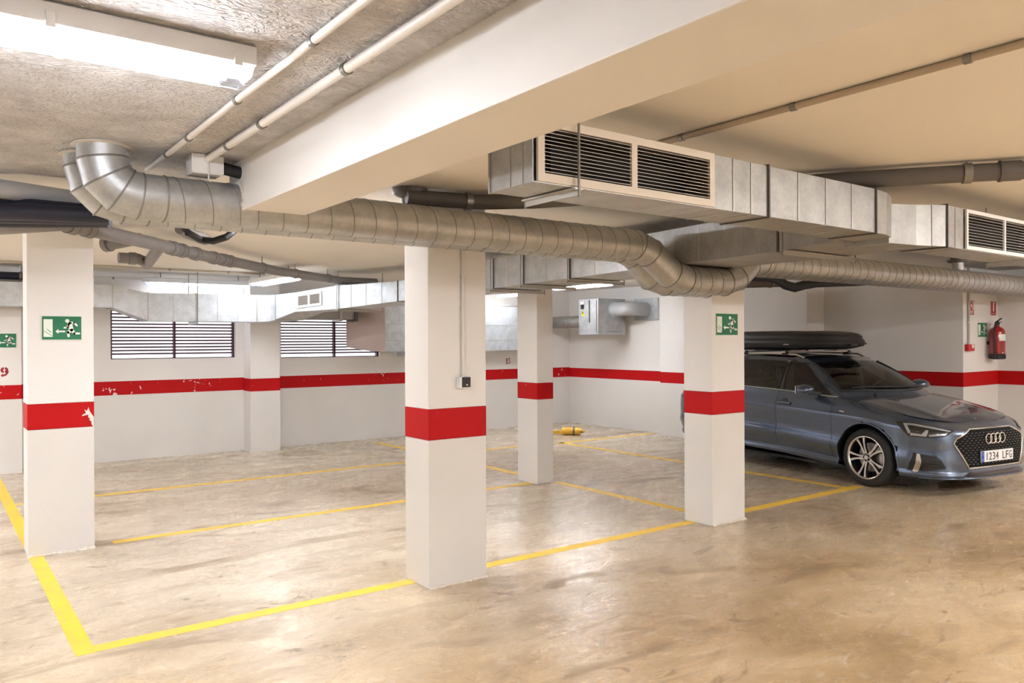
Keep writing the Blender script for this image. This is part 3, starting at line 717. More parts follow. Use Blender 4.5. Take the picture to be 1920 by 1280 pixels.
# small box duct near the right hand wall
t = thing('wall_duct', 'small rectangular duct near the fire extinguisher wall', 'duct')
MB().box(10.6, 11.9, 4.42, 4.72, 2.24, 2.40).build('duct_body', GALVL, t, bevel=.004); MB().box(11.05, 11.08, 4.41, 4.73, 2.23, 2.41).build('duct_flange', STEEL, t)
# ================================================================== pipes, conduits and small wall equipment
def pipe(name, label, cat, pts, r, m, couplings=(), clips=(), zc=ZC, group=None, n=16, clipw=.012):
    t = thing(name, label, cat, group)
    P = [Vector(p) for p in pts]
    MB().tube(P, r, n).build('pipe', m, t, smooth=50)
    L = [0.]
    for i in range(len(P)-1): L.append(L[-1]+(P[i+1]-P[i]).length)
    def at(s):
        for i in range(len(P)-1):
            if s <= L[i+1] or i == len(P)-2:
                d = (P[i+1]-P[i]).normalized(); return P[i]+d*(s-L[i]), d
    for (s, l) in couplings:
        p, d = at(s*L[-1]); MB().lathe([(r, -l/2), (r*1.13, -l/2), (r*1.13, l/2-.012), (r*1.2, l/2-.012), (r*1.2, l/2), (r, l/2)], p, d, 20).build('coupling', m, t, smooth=35)
    for s in clips:
        p, d = at(s*L[-1]); MB().lathe([(r+.0005, -clipw), (r*1.12+.002, -clipw), (r*1.12+.002, clipw), (r+.0005, clipw)], p, d, 16).build('clip', CLAMP, t, smooth=35)
        if zc-p.z-r > .004: MB().tube([p+Vector((0, 0, r)), (p.x, p.y, zc-.003)], .005, 6).build('clip_rod', CLAMP, t)
    return t
CW = 'white ceiling conduits'
pipe('conduit', 'white conduit clipped to the rough plaster close to the lamp', 'conduit', [(.917, -4, 2.482), (.917, 4.36, 2.482)], .0125, CONDUIT, clips=[.742, .826, .905, .95], zc=ZR, group=CW)
pipe('conduit', 'white conduit clipped to the rough plaster beside the beam', 'conduit', [(1.088, -4, 2.474), (1.088, 3.93, 2.474)], .0165, CONDUIT, clips=[.80, .90, .955], zc=ZR, group=CW)
pipe('conduit', 'tan painted conduit crossing the smooth ceiling', 'conduit', [(2.72, -4, 2.525), (2.79, 3.3, 2.525)], .0135, mat('tan_conduit', (.45, .37, .28), .5), clips=[.71, .80, .88], group=CW)
jb = thing('junction_box', 'white junction box on the ceiling beside the beam end', 'junction box')
MB().box(1.02, 1.16, 3.90, 4.02, 2.405, ZR).build('box_body', PLASTIC, jb, bevel=.006)
MB().box(1.015, 1.165, 3.895, 3.902, 2.41, ZR-.004).build('lid', PLASTIC, jb, bevel=.003)
MB().tube([(1.16, 3.96, 2.455), (XB0+.01, 3.96, 2.440)], .030, 16).build('black_gland', BLACK, jb, smooth=40)
MB().tube([(1.09, 3.885, 2.515), (1.09, 3.885, 2.375), (1.10, 3.90, 2.37)], .004, 6).build('hanging_wire', CONDUIT, jb)
# soil pipes
p0 = [px(-60, 428, 2, 2.37), px(20, 424, 2, 2.37), px(115, 418, 2, 2.385), px(250, 448, 2, 2.40), px(390, 481, 2, 2.405), px(520, 508, 2, 2.41), px(640, 526, 2, 2.415), px(705, 529, 2, 2.42)]
sp = pipe('drain_pipe', 'long grey drain pipe with couplings sloping across the ceiling behind the ducts', 'pipe', p0, .053, PVC, couplings=[(.335, .09), (.36, .07), (.40, .08), (.455, .07), (.485, .09), (.505, .06), (.12, .08), (.15, .08)], clips=[.62, .74, .86])
a = px(198, 458, 2, 2.40); b = px(262, 447, 2, 2.43)
MB().tube([a, a.lerp(b, .5), b], [.055, .052, .045], 16).build('branch_stub', PVC, sp, smooth=40)
MB().lathe([(.055, 0), (.064, 0), (.064, .05), (.055, .05)], a, b-a, 18).build('coupling', PVC, sp, smooth=35)
c0 = px(222, 483, 2, 2.37); c1 = px(258, 485, 2, 2.37); c2 = px(275, 492, 2, 2.36); c3 = px(300, 462, 2, 2.42)
MB().tube([c0, c1, c2], .05, 16).build('branch_stub', PVC, sp, smooth=50); MB().tube([c2+Vector((0, 0, -.02)), c3], .05, 16).build('branch_stub', PVC, sp, smooth=50)
MB().lathe([(.05, 0), (.058, 0), (.058, .06), (.05, .06)], c0.lerp(c1, .55), c1-c0, 18).build('coupling', PVC, sp, smooth=35)
q = [px(338, 428, 2, 2.40), px(352, 437, 2, 2.38), px(385, 449, 2, 2.36)]
MB().tube(q, .042, 14).build('branch_stub', PVC, sp, smooth=50)
pipe('drain_pipe', 'light grey pipe running behind the duct elbows under the plaster edge', 'pipe', [px(-90, 341, 2, 2.41), px(180, 380, 2, 2.41)], .052, PVCL)
pipe('black_hose', 'black rubber hose hanging in a loop below the ducts', 'hose', [px(338, 420, 2, 2.45)+Vector((0, 0, .09)), px(343, 424, 2, 2.38), px(352, 436, 2, 2.33), px(375, 449, 2, 2.31), px(400, 452, 2, 2.30), px(425, 444, 2, 2.32), px(442, 430, 2, 2.38), px(446, 424, 2, 2.45)+Vector((0, 0, .09))], .024, BLACK)
cb = thing('pipe_bundle', 'dark lagged pipe bundle running above the left column', 'pipe')
for i, (ya, yb, r_) in enumerate(((388, 402, .05), (403, 408, .045), (412, 414, .04), (396, 405, .045))):
    z = 2.325-.012*i
    MB().tube([px(-90, ya, 2, z), px(60, ya+2, 2, z), px(205, yb, 2, z)], r_, 12).build('lagged_pipe', NAVY, cb, smooth=50)
pts = [px(x, y, 2, 2.475) for x, y in ((2000, 314), (1640, 335), (1000, 377), (900, 379), (762, 369))]
pts = [Vector((5.45, .53, ZC-.004)), Vector((5.45, .53, 2.49)), Vector((5.38, .62, 2.475))]+pts[1:]
pipe('drain_pipe', 'dark brown drain pipe passing behind the supply duct', 'pipe', pts, .047, PVCD, couplings=[(.312, .1)], clips=[.352, .70, .92], clipw=.02)
t = thing('pipe_flange', 'dark round ceiling flange beside the beam above the ducts', 'pipe')
c = px(768, 366, 2, 2.50)
MB().lathe([(.045, -.07), (.05, -.03), (.05, -.02), (.10, .0), (.11, .02), (.11, ZC-c.z)], c, (0, 0, 1), 20).build('flange_body', PVCD, t, smooth=35)
# dark pipes behind the dipped ducts
t = thing('pipe_bundle', 'black wavy cable bundle behind the dipped spiral ducts', 'cable')
for k, (dy, r_) in enumerate(((0, .045), (7, .035), (-5, .03))):
    P = [px(x, y+dy*.6, 1, 5.3) for x, y in ((1385, 515), (1440, 517), (1456, 522), (1472, 533), (1490, 538), (1508, 533), (1530, 529), (1600, 527), (1660, 523))]
    MB().tube(P, r_, 10).build('cable', NAVY if k else BLACK, t, smooth=60)
pipe('drain_pipe', 'brown pipe below the cable bundle behind the dipped ducts', 'pipe', [px(1330, 533, 1, 5.6), px(1470, 530, 1, 5.6)], .05, PVCD, clips=[.3, .8])
# conduits near the back wall
pipe('conduit', 'thin conduit along the ceiling beyond the left column', 'conduit', [(-1.2, 10.72, 2.525), (3.75, 10.72, 2.525)], .013, mat('tan_conduit', (.45, .37, .28), .5), clips=[.35, .55, .75, .9], group='thin conduits near the windows')
pipe('conduit', 'thin white conduit high on the back wall', 'conduit', [(1.0, 11.63, 2.46), (2.45, 11.63, 2.45)], .013, CONDUIT, clips=[.4, .7], zc=2.47, group='thin conduits near the windows')
pipe('black_hose', 'dark lagged pipe over the return duct at the far left', 'pipe', [(-1.5, 11.05, 2.40), (.99, 11.05, 2.39), (1.3, 11.2, 2.39)], .045, NAVY, clips=[.7, .85])
t = thing('smoke_detector', 'small white detector high on the back wall by the windows', 'detector')
c = px(292, 525, 1, YW)
MB().lathe([(.05, 0), (.05, .02)], c, (0, -1, 0), 20).build('detector_base', PLASTIC, t, smooth=40)
MB().lathe([(.045, .02), (.045, .035), (.03, .06), (.001, .065)], c, (0, -1, 0), 20).build('detector_body', PLASTIC, t, smooth=40)

# socket box on the main column
t = thing('socket_box', 'white wall box with black socket insert on the column', 'switch')
MB().box(2.800, 2.878, 4.325, 4.37, 1.285, 1.363).build('box_body', PLASTIC, t, bevel=.006)
MB().box(2.816, 2.880, 4.320, 4.326, 1.293, 1.359).build('insert', BLACK, t, bevel=.002)
MB().box(2.845, 2.858, 4.3185, 4.321, 1.305, 1.312).build('mark', PLASTIC, t)
t = thing('conduit', 'white conduit dropping down the column to the socket box', 'conduit')
MB().tube([(2.846, 4.358, 2.20), (2.846, 4.358, 1.36)], .0115, 12).build('pipe', CONDUIT, t, smooth=50)
for z in (1.62, 1.80, 2.02): MB().box(2.830, 2.862, 4.344, 4.37, z-.006, z+.006).build('clip', CONDUIT, t)

# exit signs
def capsule(mb, o, ex, ez, nz, a, b, r0, r1=None, t=.0012, n=8):
    r1 = r0 if r1 is None else r1
    a = Vector(a); b = Vector(b); d = (b-a); an = math.atan2(d.y, d.x); pts = []
    for i in range(n+1): th = an+PI/2+PI*i/n; pts.append((a.x+r0*math.cos(th), a.y+r0*math.sin(th)))
    for i in range(n+1): th = an-PI/2+PI*i/n; pts.append((b.x+r1*math.cos(th), b.y+r1*math.sin(th)))
    mb.prism(pts, o, ex, ez, nz, t)
def exit_sign(label, o, ex, W, H, nz, mirror=False, squeeze=1.):
    """o lower-left corner; unit box scaled by W,H"""
    t = thing('exit_sign', label, 'sign', 'green emergency exit signs')
    ex = Vector(ex); nz = Vector(nz); ez = Vector((0, 0, 1)); o = Vector(o)
    MB().prism([(0, 0), (W, 0), (W, H), (0, H)], o, ex, ez, nz, .003).build('backing', mat('sign_edge', (.70, .72, .62), .5), t)
    e = .006; MB().prism([(e, e), (W-e, e), (W-e, H-e), (e, H-e)], o+nz*.003, ex, ez, nz, .0006).build('green_face', SIGNG, t)
    s = H; sx = W/1.66/H*1.0
    def u(x, y): return (x*s*sx, y*s)
    oo = o+nz*.0036; mb = MB()
    mb.prism([u(.10, .14), u(.46, .14), u(.46, .85), u(.10, .85)], oo, ex, ez, nz, .001)
    d = MB(); capsule(d, oo+nz*.001, ex, ez, nz, u(.12, .38), u(.44, .17), .010*s, t=.0006); capsule(d, oo+nz*.001, ex, ez, nz, u(.24, .44), u(.40, .32), .013*s, t=.0006)
    capsule(mb, oo, ex, ez, nz, u(.66, .36), u(.93, .36), .032*s)
    mb.prism([u(.57, .36), u(.69, .46), u(.69, .26)], oo, ex, ez, nz, .001)
    L = lambda p, q, r, r2=None: capsule(mb, oo, ex, ez, nz, u(*p), u(*q), r*s, None if r2 is None else r2*s)
    L((1.045, .79), (1.05, .79), .075)                      # head
    L((1.15, .66), (1.22, .44), .085, .075)                 # trunk
    L((1.15, .70), (1.33, .72), .045); L((1.33, .72), (1.44, .60), .042, .035)      # rear arm
    L((1.11, .66), (1.06, .52), .042); L((1.06, .52), (.93, .51), .036, .03)        # front arm
    L((1.20, .40), (1.08, .33), .062); L((1.08, .33), (1.10, .17), .048, .042)      # bent leg
    L((1.24, .42), (1.33, .28), .060, .05); L((1.33, .28), (1.54, .28), .046, .036) # trailing leg
    mb.build('pictogram', SIGNW, t); d.build('door_strokes', SIGNG, t)
    return t
a = px(77, 638, 1, 6.83); b = px(154, 592, 1, 6.83)
exit_sign('wide green exit sign with running figure on the chipped column', (a.x, 6.8345, a.z), (1, 0, 0), b.x-a.x, b.z-a.z, (0, -1, 0))
a = px(1342, 629, 1, 4.365); b = px(1384, 587.5, 1, 4.365)
exit_sign('squarish green exit sign on the column beside the car', (a.x, 4.3695, a.z), (1, 0, 0), b.x-a.x, b.z-a.z, (0, -1, 0))
a = px(1834, 632, 1, 4.74); b = px(1851.5, 604.5, 1, 4.74)
exit_sign('green exit sign on the wall beside the fire extinguisher', (a.x, YJ2-.003, a.z), (1, 0, 0), b.x-a.x, b.z-a.z, (0, -1, 0))
a = px(31.5, 652, 1, 11.345); b = px(31.5, 624.5, 1, 11.345)
exit_sign('green exit sign on the back wall above number 9', (a.x-.285, 11.3495, a.z), (1, 0, 0), .285, b.z-a.z, (0, -1, 0))
# fire point: two red plates, call point, extinguisher
def plate(name, label, a, b, y):
    t = thing(name, label, 'sign', 'red fire safety plates')
    p = px(*a, 1, y); q = px(*b, 1, y); x0, x1, z0, z1 = p.x, q.x, q.z, p.z
    MB().box(x0, x1, y-.003, y, z0, z1).build('backing', mat('sign_edge', (.70, .72, .62), .5), t)
    return t, x0, x1, z0, z1
YS = YJ2-.003
t, x0, x1, z0, z1 = plate('fire_alarm_plate', 'red plate with a push button symbol above the call point', (1815, 562), (1826, 591), YS)
w_ = x1-x0; h_ = z1-z0
MB().box(x0+.008, x1-.008, YS-.004, YS-.003, z0+.008, z1-.008).build('red_face', SIGNR, t)
MB().box(x0+.02, x1-.02, YS-.005, YS-.004, z0+h_*.38, z1-h_*.10).build('white_field', SIGNW, t)
mb = MB(); ring_sector(mb, (x0+x1)/2, z0+h_*.63, w_*.15, w_*.30, 0, 360, YS-.005, n=24, sx=.8); mb.build('ring_symbol', SIGNR, t)
for k in range(2): MB().box(x0+.03, x1-.03, YS-.005, YS-.004, z0+h_*(.12+.12*k), z0+h_*(.18+.12*k)).build('text_bar', SIGNW, t)
t, x0, x1, z0, z1 = plate('extinguisher_plate', 'red plate with an extinguisher symbol above the extinguisher', (1857, 564), (1867.5, 592), YS)
w_ = x1-x0; h_ = z1-z0
MB().box(x0+.008, x1-.008, YS-.004, YS-.003, z0+.008, z1-.008).build('red_face', SIGNR, t)
MB().box(x0+w_*.40, x1-w_*.40, YS-.005, YS-.004, z0+h_*.30, z1-h_*.16).build('extinguisher_symbol', SIGNW, t, bevel=.0004)
MB().box(x0+w_*.36, x1-w_*.25, YS-.005, YS-.004, z1-h_*.15, z1-h_*.10).build('extinguisher_symbol', SIGNW, t)
MB().box(x0+.03, x1-.03, YS-.005, YS-.004, z0+h_*.14, z0+h_*.17).build('text_bar', SIGNW, t)
t = thing('call_point', 'red square manual fire call point on the wall corner', 'alarm button')
p = px(1808.5, 658, 1, YS); q = px(1820, 645, 1, YS)
MB().box(p.x, q.x, YJ2-.055, YJ2-.002, p.z, q.z).build('housing', mat('call_point_red', (.55, .02, .025), .35), t, bevel=.008)
MB().lathe([(.028, 0), (.026, .006), (.001, .008)], ((p.x+q.x)/2+.03, YJ2-.055, (p.z+q.z)/2+.02), (0, -1, 0), 16).build('button', PLASTIC, t, smooth=40)
t = thing('conduit', 'grey conduit dropping to the red call point', 'conduit')
c = (p.x+q.x)/2; MB().tube([(c, YJ2-.02, ZC), (c, YJ2-.02, q.z-.01)], .013, 10).build('pipe', mat('grey_conduit', (.50, .47, .44), .5), t, smooth=50)
MB().box(c-.03, c+.03, YJ2-.04, YJ2-.002, 1.80, 1.82).build('clip', CONDUIT, t)
fe = thing('fire_extinguisher', 'red fire extinguisher hung on the wall, black base and white label', 'fire extinguisher')
ec = px(1875, 650, 1, 4.62); cx, cy, z0 = ec.x-.06, 4.63, px(1875, 673, 1, 4.62).z
ERED = mat('extinguisher_red', (.30, .008, .012), .22, coat=.6)
MB().lathe([(.06, 0), (.098, .006), (.10, .02), (.10, .066), (.092, .07)], (cx, cy, z0), (0, 0, 1), 28).build('foot', BLACK, fe, smooth=35)
MB().lathe([(.09, .065), (.095, .075), (.095, .36), (.088, .395), (.065, .425), (.035, .44), (.026, .45), (.026, .465)], (cx, cy, z0), (0, 0, 1), 28).build('cylinder', ERED, fe, smooth=40)
MB().lathe([(.026, .46), (.03, .465), (.03, .5), (.018, .515), (.001, .517)], (cx, cy, z0), (0, 0, 1), 16).build('valve', BLACK, fe, smooth=35)
MB().bar((cx-.01, cy, z0+.512), (cx+.085, cy-.02, z0+.555), .022, .012).build('lever', BLACK, fe, bevel=.003); MB().bar((cx-.01, cy, z0+.495), (cx+.085, cy-.02, z0+.505), .022, .010).build('carry_handle', BLACK, fe, bevel=.003)
hs = [(cx-.02, cy-.01, z0+.49), (cx-.07, cy-.01, z0+.49), (cx-.108, cy-.01, z0+.44), (cx-.118, cy-.01, z0+.35), (cx-.116, cy-.01, z0+.15), (cx-.112, cy-.012, z0+.05)]
MB().tube(hs, .011, 10).build('hose', BLACK, fe, smooth=60); MB().lathe([(.014, 0), (.020, -.06), (.018, -.10)], (cx-.112, cy-.012, z0+.10), (0, 0, 1), 12).build('nozzle', BLACK, fe, smooth=40)
rows = []
for z in (.25, .34): rows.append([(cx+.0962*math.sin(R(a)), cy-.0962*math.cos(R(a)), z0+z) for a in range(-55, 46, 10)])
MB().grid(rows).build('label', SIGNW, fe)
MB().lathe([(.016, 0), (.014, .008), (.001, .009)], (cx+.07, cy-.075, z0+.115), (.5, -.86, 0), 14).build('seal_disc', SIGNW, fe); MB().lathe([(.010, 0), (.009, .006), (.001, .007)], (cx-.05, cy-.085, z0+.09), (-.5, -.86, 0), 12).build('seal_disc', SIGNW, fe)
MB().box(cx-.04, cx+.04, cy+.09, YJ2-.002, z0+.20, z0+.24).build('wall_bracket', BLACK, fe)
# yellow folded parking barrier on the floor
pb_ = thing('parking_barrier', 'yellow folded parking barrier lying on the floor near the back corner', 'barrier')
a = px(1022, 815, 2, 0); b = px(1088, 816, 2, 0); d = (b-a).normalized(); n_ = Vector((-d.y, d.x, 0))
MB().bar(a+Vector((0, 0, .045)), a.lerp(b, .55)+Vector((0, 0, .05)), .07, .06).build('arm', YELP, pb_, bevel=.008)
MB().tube([a.lerp(b, .5)+Vector((0, 0, .075)), b+Vector((0, 0, .07))], .065, 12).build('arm', YELP, pb_, smooth=40)
MB().bar(a.lerp(b, .5)+n_*.13+Vector((0, 0, .012)), b+n_*.13+Vector((0, 0, .012)), .09, .022).build('base_plate', YELP, pb_, bevel=.004)
MB().lathe([(.066, 0), (.075, 0), (.075, .03), (.066, .03)], b-d*.12+Vector((0, 0, .072)), d, 14).build('collar', PVCD, pb_); MB().lathe([(.03, 0), (.03, .05), (.012, .05), (.012, .08)], b+Vector((0, 0, .07)), d, 12).build('lock', YELP, pb_)
# ================================================================== parked car (local frame: x across, y rearwards from front axle, z up)
CAR_LOC, CAR_RZ = Vector((9.008, 4.395, 0)), R(-9.5)
car = thing('parked_car', 'dark blue-grey estate car parked nose out beside a column', 'car', loc=CAR_LOC, rz=CAR_RZ)
CARM = Matrix.Translation(CAR_LOC) @ Matrix.Rotation(CAR_RZ, 4, 'Z'); CARI = CARM.inverted()
PAINT = mat('blue_grey_car_paint', (.105, .140, .21), .26, .8, coat=1.)
PBLK = mat('gloss_black_trim', (.010, .010, .012), .18, coat=.5); MBLK = mat('matt_black_plastic', (.018, .018, .019), .55)
TYRE = mat('tyre_rubber', (.016, .016, .017), .75); RIMD = mat('rim_dark', (.035, .035, .037), .35, .6); ALLOY = mat('machined_alloy', (.80, .79, .77), .25, 1.)
CABIN = mat('cabin_trim', (.045, .042, .040), .7); BEIGE = mat('cabin_pillar_trim', (.25, .22, .19), .8); SILV = mat('satin_silver', (.62, .60, .57), .3, .9)
LENS = mat('lamp_reflector', (.86, .86, .88), .25, .15); LENSD = mat('lamp_inner_dark', (.02, .02, .022), .5, .0)
WGLASS = glass_mat('car_glass', (.50, .53, .50), .42, .01); SGLASS = glass_mat('car_side_glass', (.22, .23, .23), .42, .01); HGLASS = glass_mat('headlamp_glass', (.92, .94, .96), .45, .01)

def cub(tab, x):
    xs = [t[0] for t in tab]; ys = [t[1] for t in tab]
    if x <= xs[0]: return ys[0]
    if x >= xs[-1]: return ys[-1]
    for i in range(len(xs)-1):
        if x <= xs[i+1]: break
    def tg(j):
        if j == 0: return (ys[1]-ys[0])/(xs[1]-xs[0])
        if j == len(xs)-1: return (ys[-1]-ys[-2])/(xs[-1]-xs[-2])
        a = (ys[j]-ys[j-1])/(xs[j]-xs[j-1]); b = (ys[j+1]-ys[j])/(xs[j+1]-xs[j])
        return 0 if a*b <= 0 else 2*a*b/(a+b)
    h = xs[i+1]-xs[i]; t = (x-xs[i])/h; m0, m1 = tg(i)*h, tg(i+1)*h
    return (2*t**3-3*t**2+1)*ys[i]+(t**3-2*t**2+t)*m0+(-2*t**3+3*t**2)*ys[i+1]+(t**3-t**2)*m1
W_ = [(-.4, .872), (0, .888), (.5, .892), (1.4, .895), (2.2, .892), (2.8, .872), (3.1, .85)]
YC, YR, YT = -.08, 2.92, 3.36
def zt(*p): return list(p)
TR = [  # z(y) table, side inset d(y) table, front tip y, rear tip y
 ([(-.9, .160), (.3, .165), (1.2, .205), (2.2, .22), (3.4, .24)], [(0, .16)], -.80, 3.22),
 ([(-.9, .172), (.3, .180), (1.2, .225), (2.2, .24), (3.4, .26)], [(0, .040)], -.885, 3.30),
 ([(-.9, .212), (.3, .215), (1.2, .26), (2.2, .27), (3.4, .30)], [(0, .022)], -.898, 3.33),
 ([(-.9, .252), (.3, .26), (1.2, .305), (2.2, .31), (3.4, .35)], [(-.3, .03), (.3, .046), (2.2, .046)], -.880, 3.345),
 ([(-.9, .33), (.3, .405), (1.2, .465), (2.2, .475), (3.4, .46)], [(0, -.002)], -.878, 3.36),
 ([(-.9, .44), (.3, .52), (1.2, .555), (2.2, .57), (3.4, .54)], [(0, .018)], -.874, 3.37),
 ([(-.9, .54), (.3, .645), (1.2, .68), (2.2, .70), (3.4, .66)], [(0, .008)], -.864, 3.36),
 ([(-.9, .615), (-.5, .665), (0, .735), (.5, .757), (1.2, .79), (2.2, .815), (3.4, .80)], [(0, .0)], -.846, 3.32),
 ([(-.9, .650), (-.5, .70), (0, .765), (.5, .79), (1.2, .82), (2.2, .845), (3.4, .84)], [(0, .014)], -.822, 3.28),
 ([(-.9, .680), (-.5, .745), (0, .83), (.5, .875), (1.2, .91), (2.2, .935), (3.4, .94)], [(0, .040)], -.775, 3.22),
 ([(-.9, .695), (-.5, .775), (0, .875), (.3, .92), (.5, .938), (1.2, .972), (2.2, 1.0), (3.0, 1.02), (3.4, 1.02)], [(-.6, .10), (-.2, .105), (.2, .092), (.6, .075), (3, .075)], -.715, 3.17),
]
NF, NR_ = 30, 22
YS_ = [YC+(YR-YC)*i/120 for i in range(1, 121)]
def outline(k):
    ztab, dtab, f, rt = TR[k]; pts = []
    wf = cub(W_, YC)-cub(dtab, YC)
    for i in range(NF+1):
        ph = PI/2*(i/NF)**1.7; q = math.cos(ph)**(1/1.1); x = wf*math.sin(ph)**.47 if i else 0.
        y = YC-(YC-f)*q
        x += (cub(dtab, YC)-cub(dtab, y))*(x/wf)
        pts.append((-x, y, cub(ztab, y)))
    for y in YS_: pts.append((-(cub(W_, y)-cub(dtab, y)), y, cub(ztab, y)))
    wr = cub(W_, YR)-cub(dtab, YR)
    for i in range(1, NR_+1):
        ph = PI/2*(1-(i/NR_))**1.5; q = math.cos(ph)**(1/1.2); x = wr*math.sin(ph)**.42 if i < NR_ else 0.
        y = YR+(rt-YR)*q; pts.append((-x, y, cub(ztab, y)))
    return [Vector(p) for p in pts]
tracks = [outline(k) for k in range(len(TR))]
NU = len(tracks[0])
# refine between tracks (Catmull-Rom across, softened creases)
SUB = 3; lower = []
for k in range(len(tracks)-1):
    for s in range(SUB):
        t = s/SUB; row = []
        for j in range(NU):
            p0 = tracks[max(k-1, 0)][j]; p1_ = tracks[k][j]; p2_ = tracks[k+1][j]; p3 = tracks[min(k+2, len(tracks)-1)][j]
            cr = .5*((2*p1_)+(p2_-p0)*t+(2*p0-5*p1_+4*p2_-p3)*t*t+(3*p1_-p0-3*p2_+p3)*t**3)
            row.append(cr.lerp(p1_.lerp(p2_, t), .6))
        lower.append(row)
lower.append(tracks[-1])
NV = len(lower)
top = tracks[-1]
def hood_z(x, y):
    w = max(.02, cub(W_, y)-cub(TR[-1][1], y)); e = cub(TR[-1][0], y)
    cr = cub([(-.72, .0), (-.55, .028), (-.2, .05), (.2, .052), (.5, .03)], y)
    u = min(1, abs(x)/w)
    ridge = .010*math.exp(-((u-.62)/.10)**2)*cub([(-.72, 0), (-.4, 1), (.3, .5)], y)
    return e+cr*(1-u**2.6)+ridge
def cowl_y(x): return .07+.33*(abs(x)/.72)**2.4
# ---- pieces
def quads(rows, name, m, parent, smooth=32, mirror=True, weld=True, flip=False):
    """rows of points for x<0 half; mirrored"""
    bm = bmesh.new()
    def addg(sgn):
        V = [[bm.verts.new((sgn*p[0], p[1], p[2])) for p in r] for r in rows]
        for i in range(len(rows)-1):
            for j in range(len(rows[0])-1):
                q = [V[i][j], V[i][j+1], V[i+1][j+1], V[i+1][j]]
                try: bm.faces.new(q if (sgn > 0) != flip else q[::-1])
                except ValueError: pass
    addg(1)
    if mirror: addg(-1)
    if weld: bmesh.ops.remove_doubles(bm, verts=bm.verts, dist=.0008)
    for f in bm.faces: f.smooth = True
    for e in bm.edges:
        if len(e.link_faces) == 2 and e.calc_face_angle(0) > R(smooth): e.smooth = False
    me = bpy.data.meshes.new(name); bm.to_mesh(me); bm.free(); me.materials.append(m)
    return link(name, me, parent)
def sub(rows, i0, i1, j0, j1, sgn=1): return [[Vector((sgn*p.x, p.y, p.z)) for p in r[j0:j1+1]] for r in rows[i0:i1+1]]
# wheel arch cut: drop cells inside the circle, pull border vertices onto it
ARCH = [(0., .315, .372), (2.64, .315, .372)]
def side_part(name, i0, i1, j0, j1, m, parent, label=None):
    for sgn in (1, -1):
        bm = bmesh.new(); rows = sub(lower, i0, i1, j0, j1, sgn)
        V = [[bm.verts.new(p) for p in r] for r in rows]
        for i in range(len(rows)-1):
            for j in range(len(rows[0])-1):
                q = [V[i][j], V[i][j+1], V[i+1][j+1], V[i+1][j]]; c = sum((v.co for v in q), Vector())/4
                if abs(c.x) > .5 and any((c.y-a)**2+(c.z-b)**2 < r*r for a, b, r in ARCH): continue
                bm.faces.new(q if sgn < 0 else q[::-1])
        loose = [v for v in bm.verts if not v.link_faces]; bmesh.ops.delete(bm, geom=loose, context='VERTS')
        for v in bm.verts:
            for a, b, r in ARCH:
                d = math.hypot(v.co.y-a, v.co.z-b)
                if abs(v.co.x) > .5 and r-.035 < d < r+.014 and v.is_boundary:
                    v.co.y = a+(v.co.y-a)*r/d; v.co.z = b+(v.co.z-b)*r/d
        for f in bm.faces: f.smooth = True
        for e in bm.edges:
            if len(e.link_faces) == 2 and e.calc_face_angle(0) > R(38): e.smooth = False
        me = bpy.data.meshes.new(name); bm.to_mesh(me); bm.free(); me.materials.append(m)
        o = link(name, me, parent)
        if label: o['label'] = label
def jy(y): return NF+1+min(range(120), key=lambda i: abs(YS_[i]-y))
J1, J2, J3, JR = jy(.445), jy(1.27), jy(2.16), NF+120
KS = 3*SUB    # top of the sill
side_part('front_wing', KS, NV-1, NF-6, J1, PAINT, car)
side_part('front_door', KS, NV-1, J1, J2, PAINT, car); side_part('rear_door', KS, NV-1, J2, J3, PAINT, car)
side_part('rear_quarter_panel', KS, NV-1, J3, JR, PAINT, car)
side_part('side_skirt', 0, KS, NF-6, JR, PAINT, car)
quads(sub(lower, 0, NV-1, 0, NF-6), 'front_bumper', PAINT, car, flip=True)
quads(sub(lower, 0, NV-1, JR, NU-1), 'tailgate_and_bumper', PAINT, car, flip=True)
# bonnet
rows = []
jh = [j for j in range(NU) if top[j].y <= .075]
for j in jh:
    p = top[j]; w = abs(p.x); rows.append([Vector((-w+w*s/16, p.y, hood_z(-w+w*s/16, p.y))) for s in range(17)])
cyr = [Vector((-.72+.72*s/16, 0, 0)) for s in range(17)]
ys2 = [.075+.04*i for i in range(12)]
for y in ys2:
    w = cub(W_, y)-cub(TR[-1][1], y); xb = 0 if y <= .07 else .72*((y-.07)/.33)**(1/2.4)
    xb = min(xb, w-.004); rows.append([Vector((-w+(w-xb)*s/16, y, hood_z(-w+(w-xb)*s/16, y))) for s in range(17)])
quads(rows, 'bonnet', PAINT, car, smooth=50)
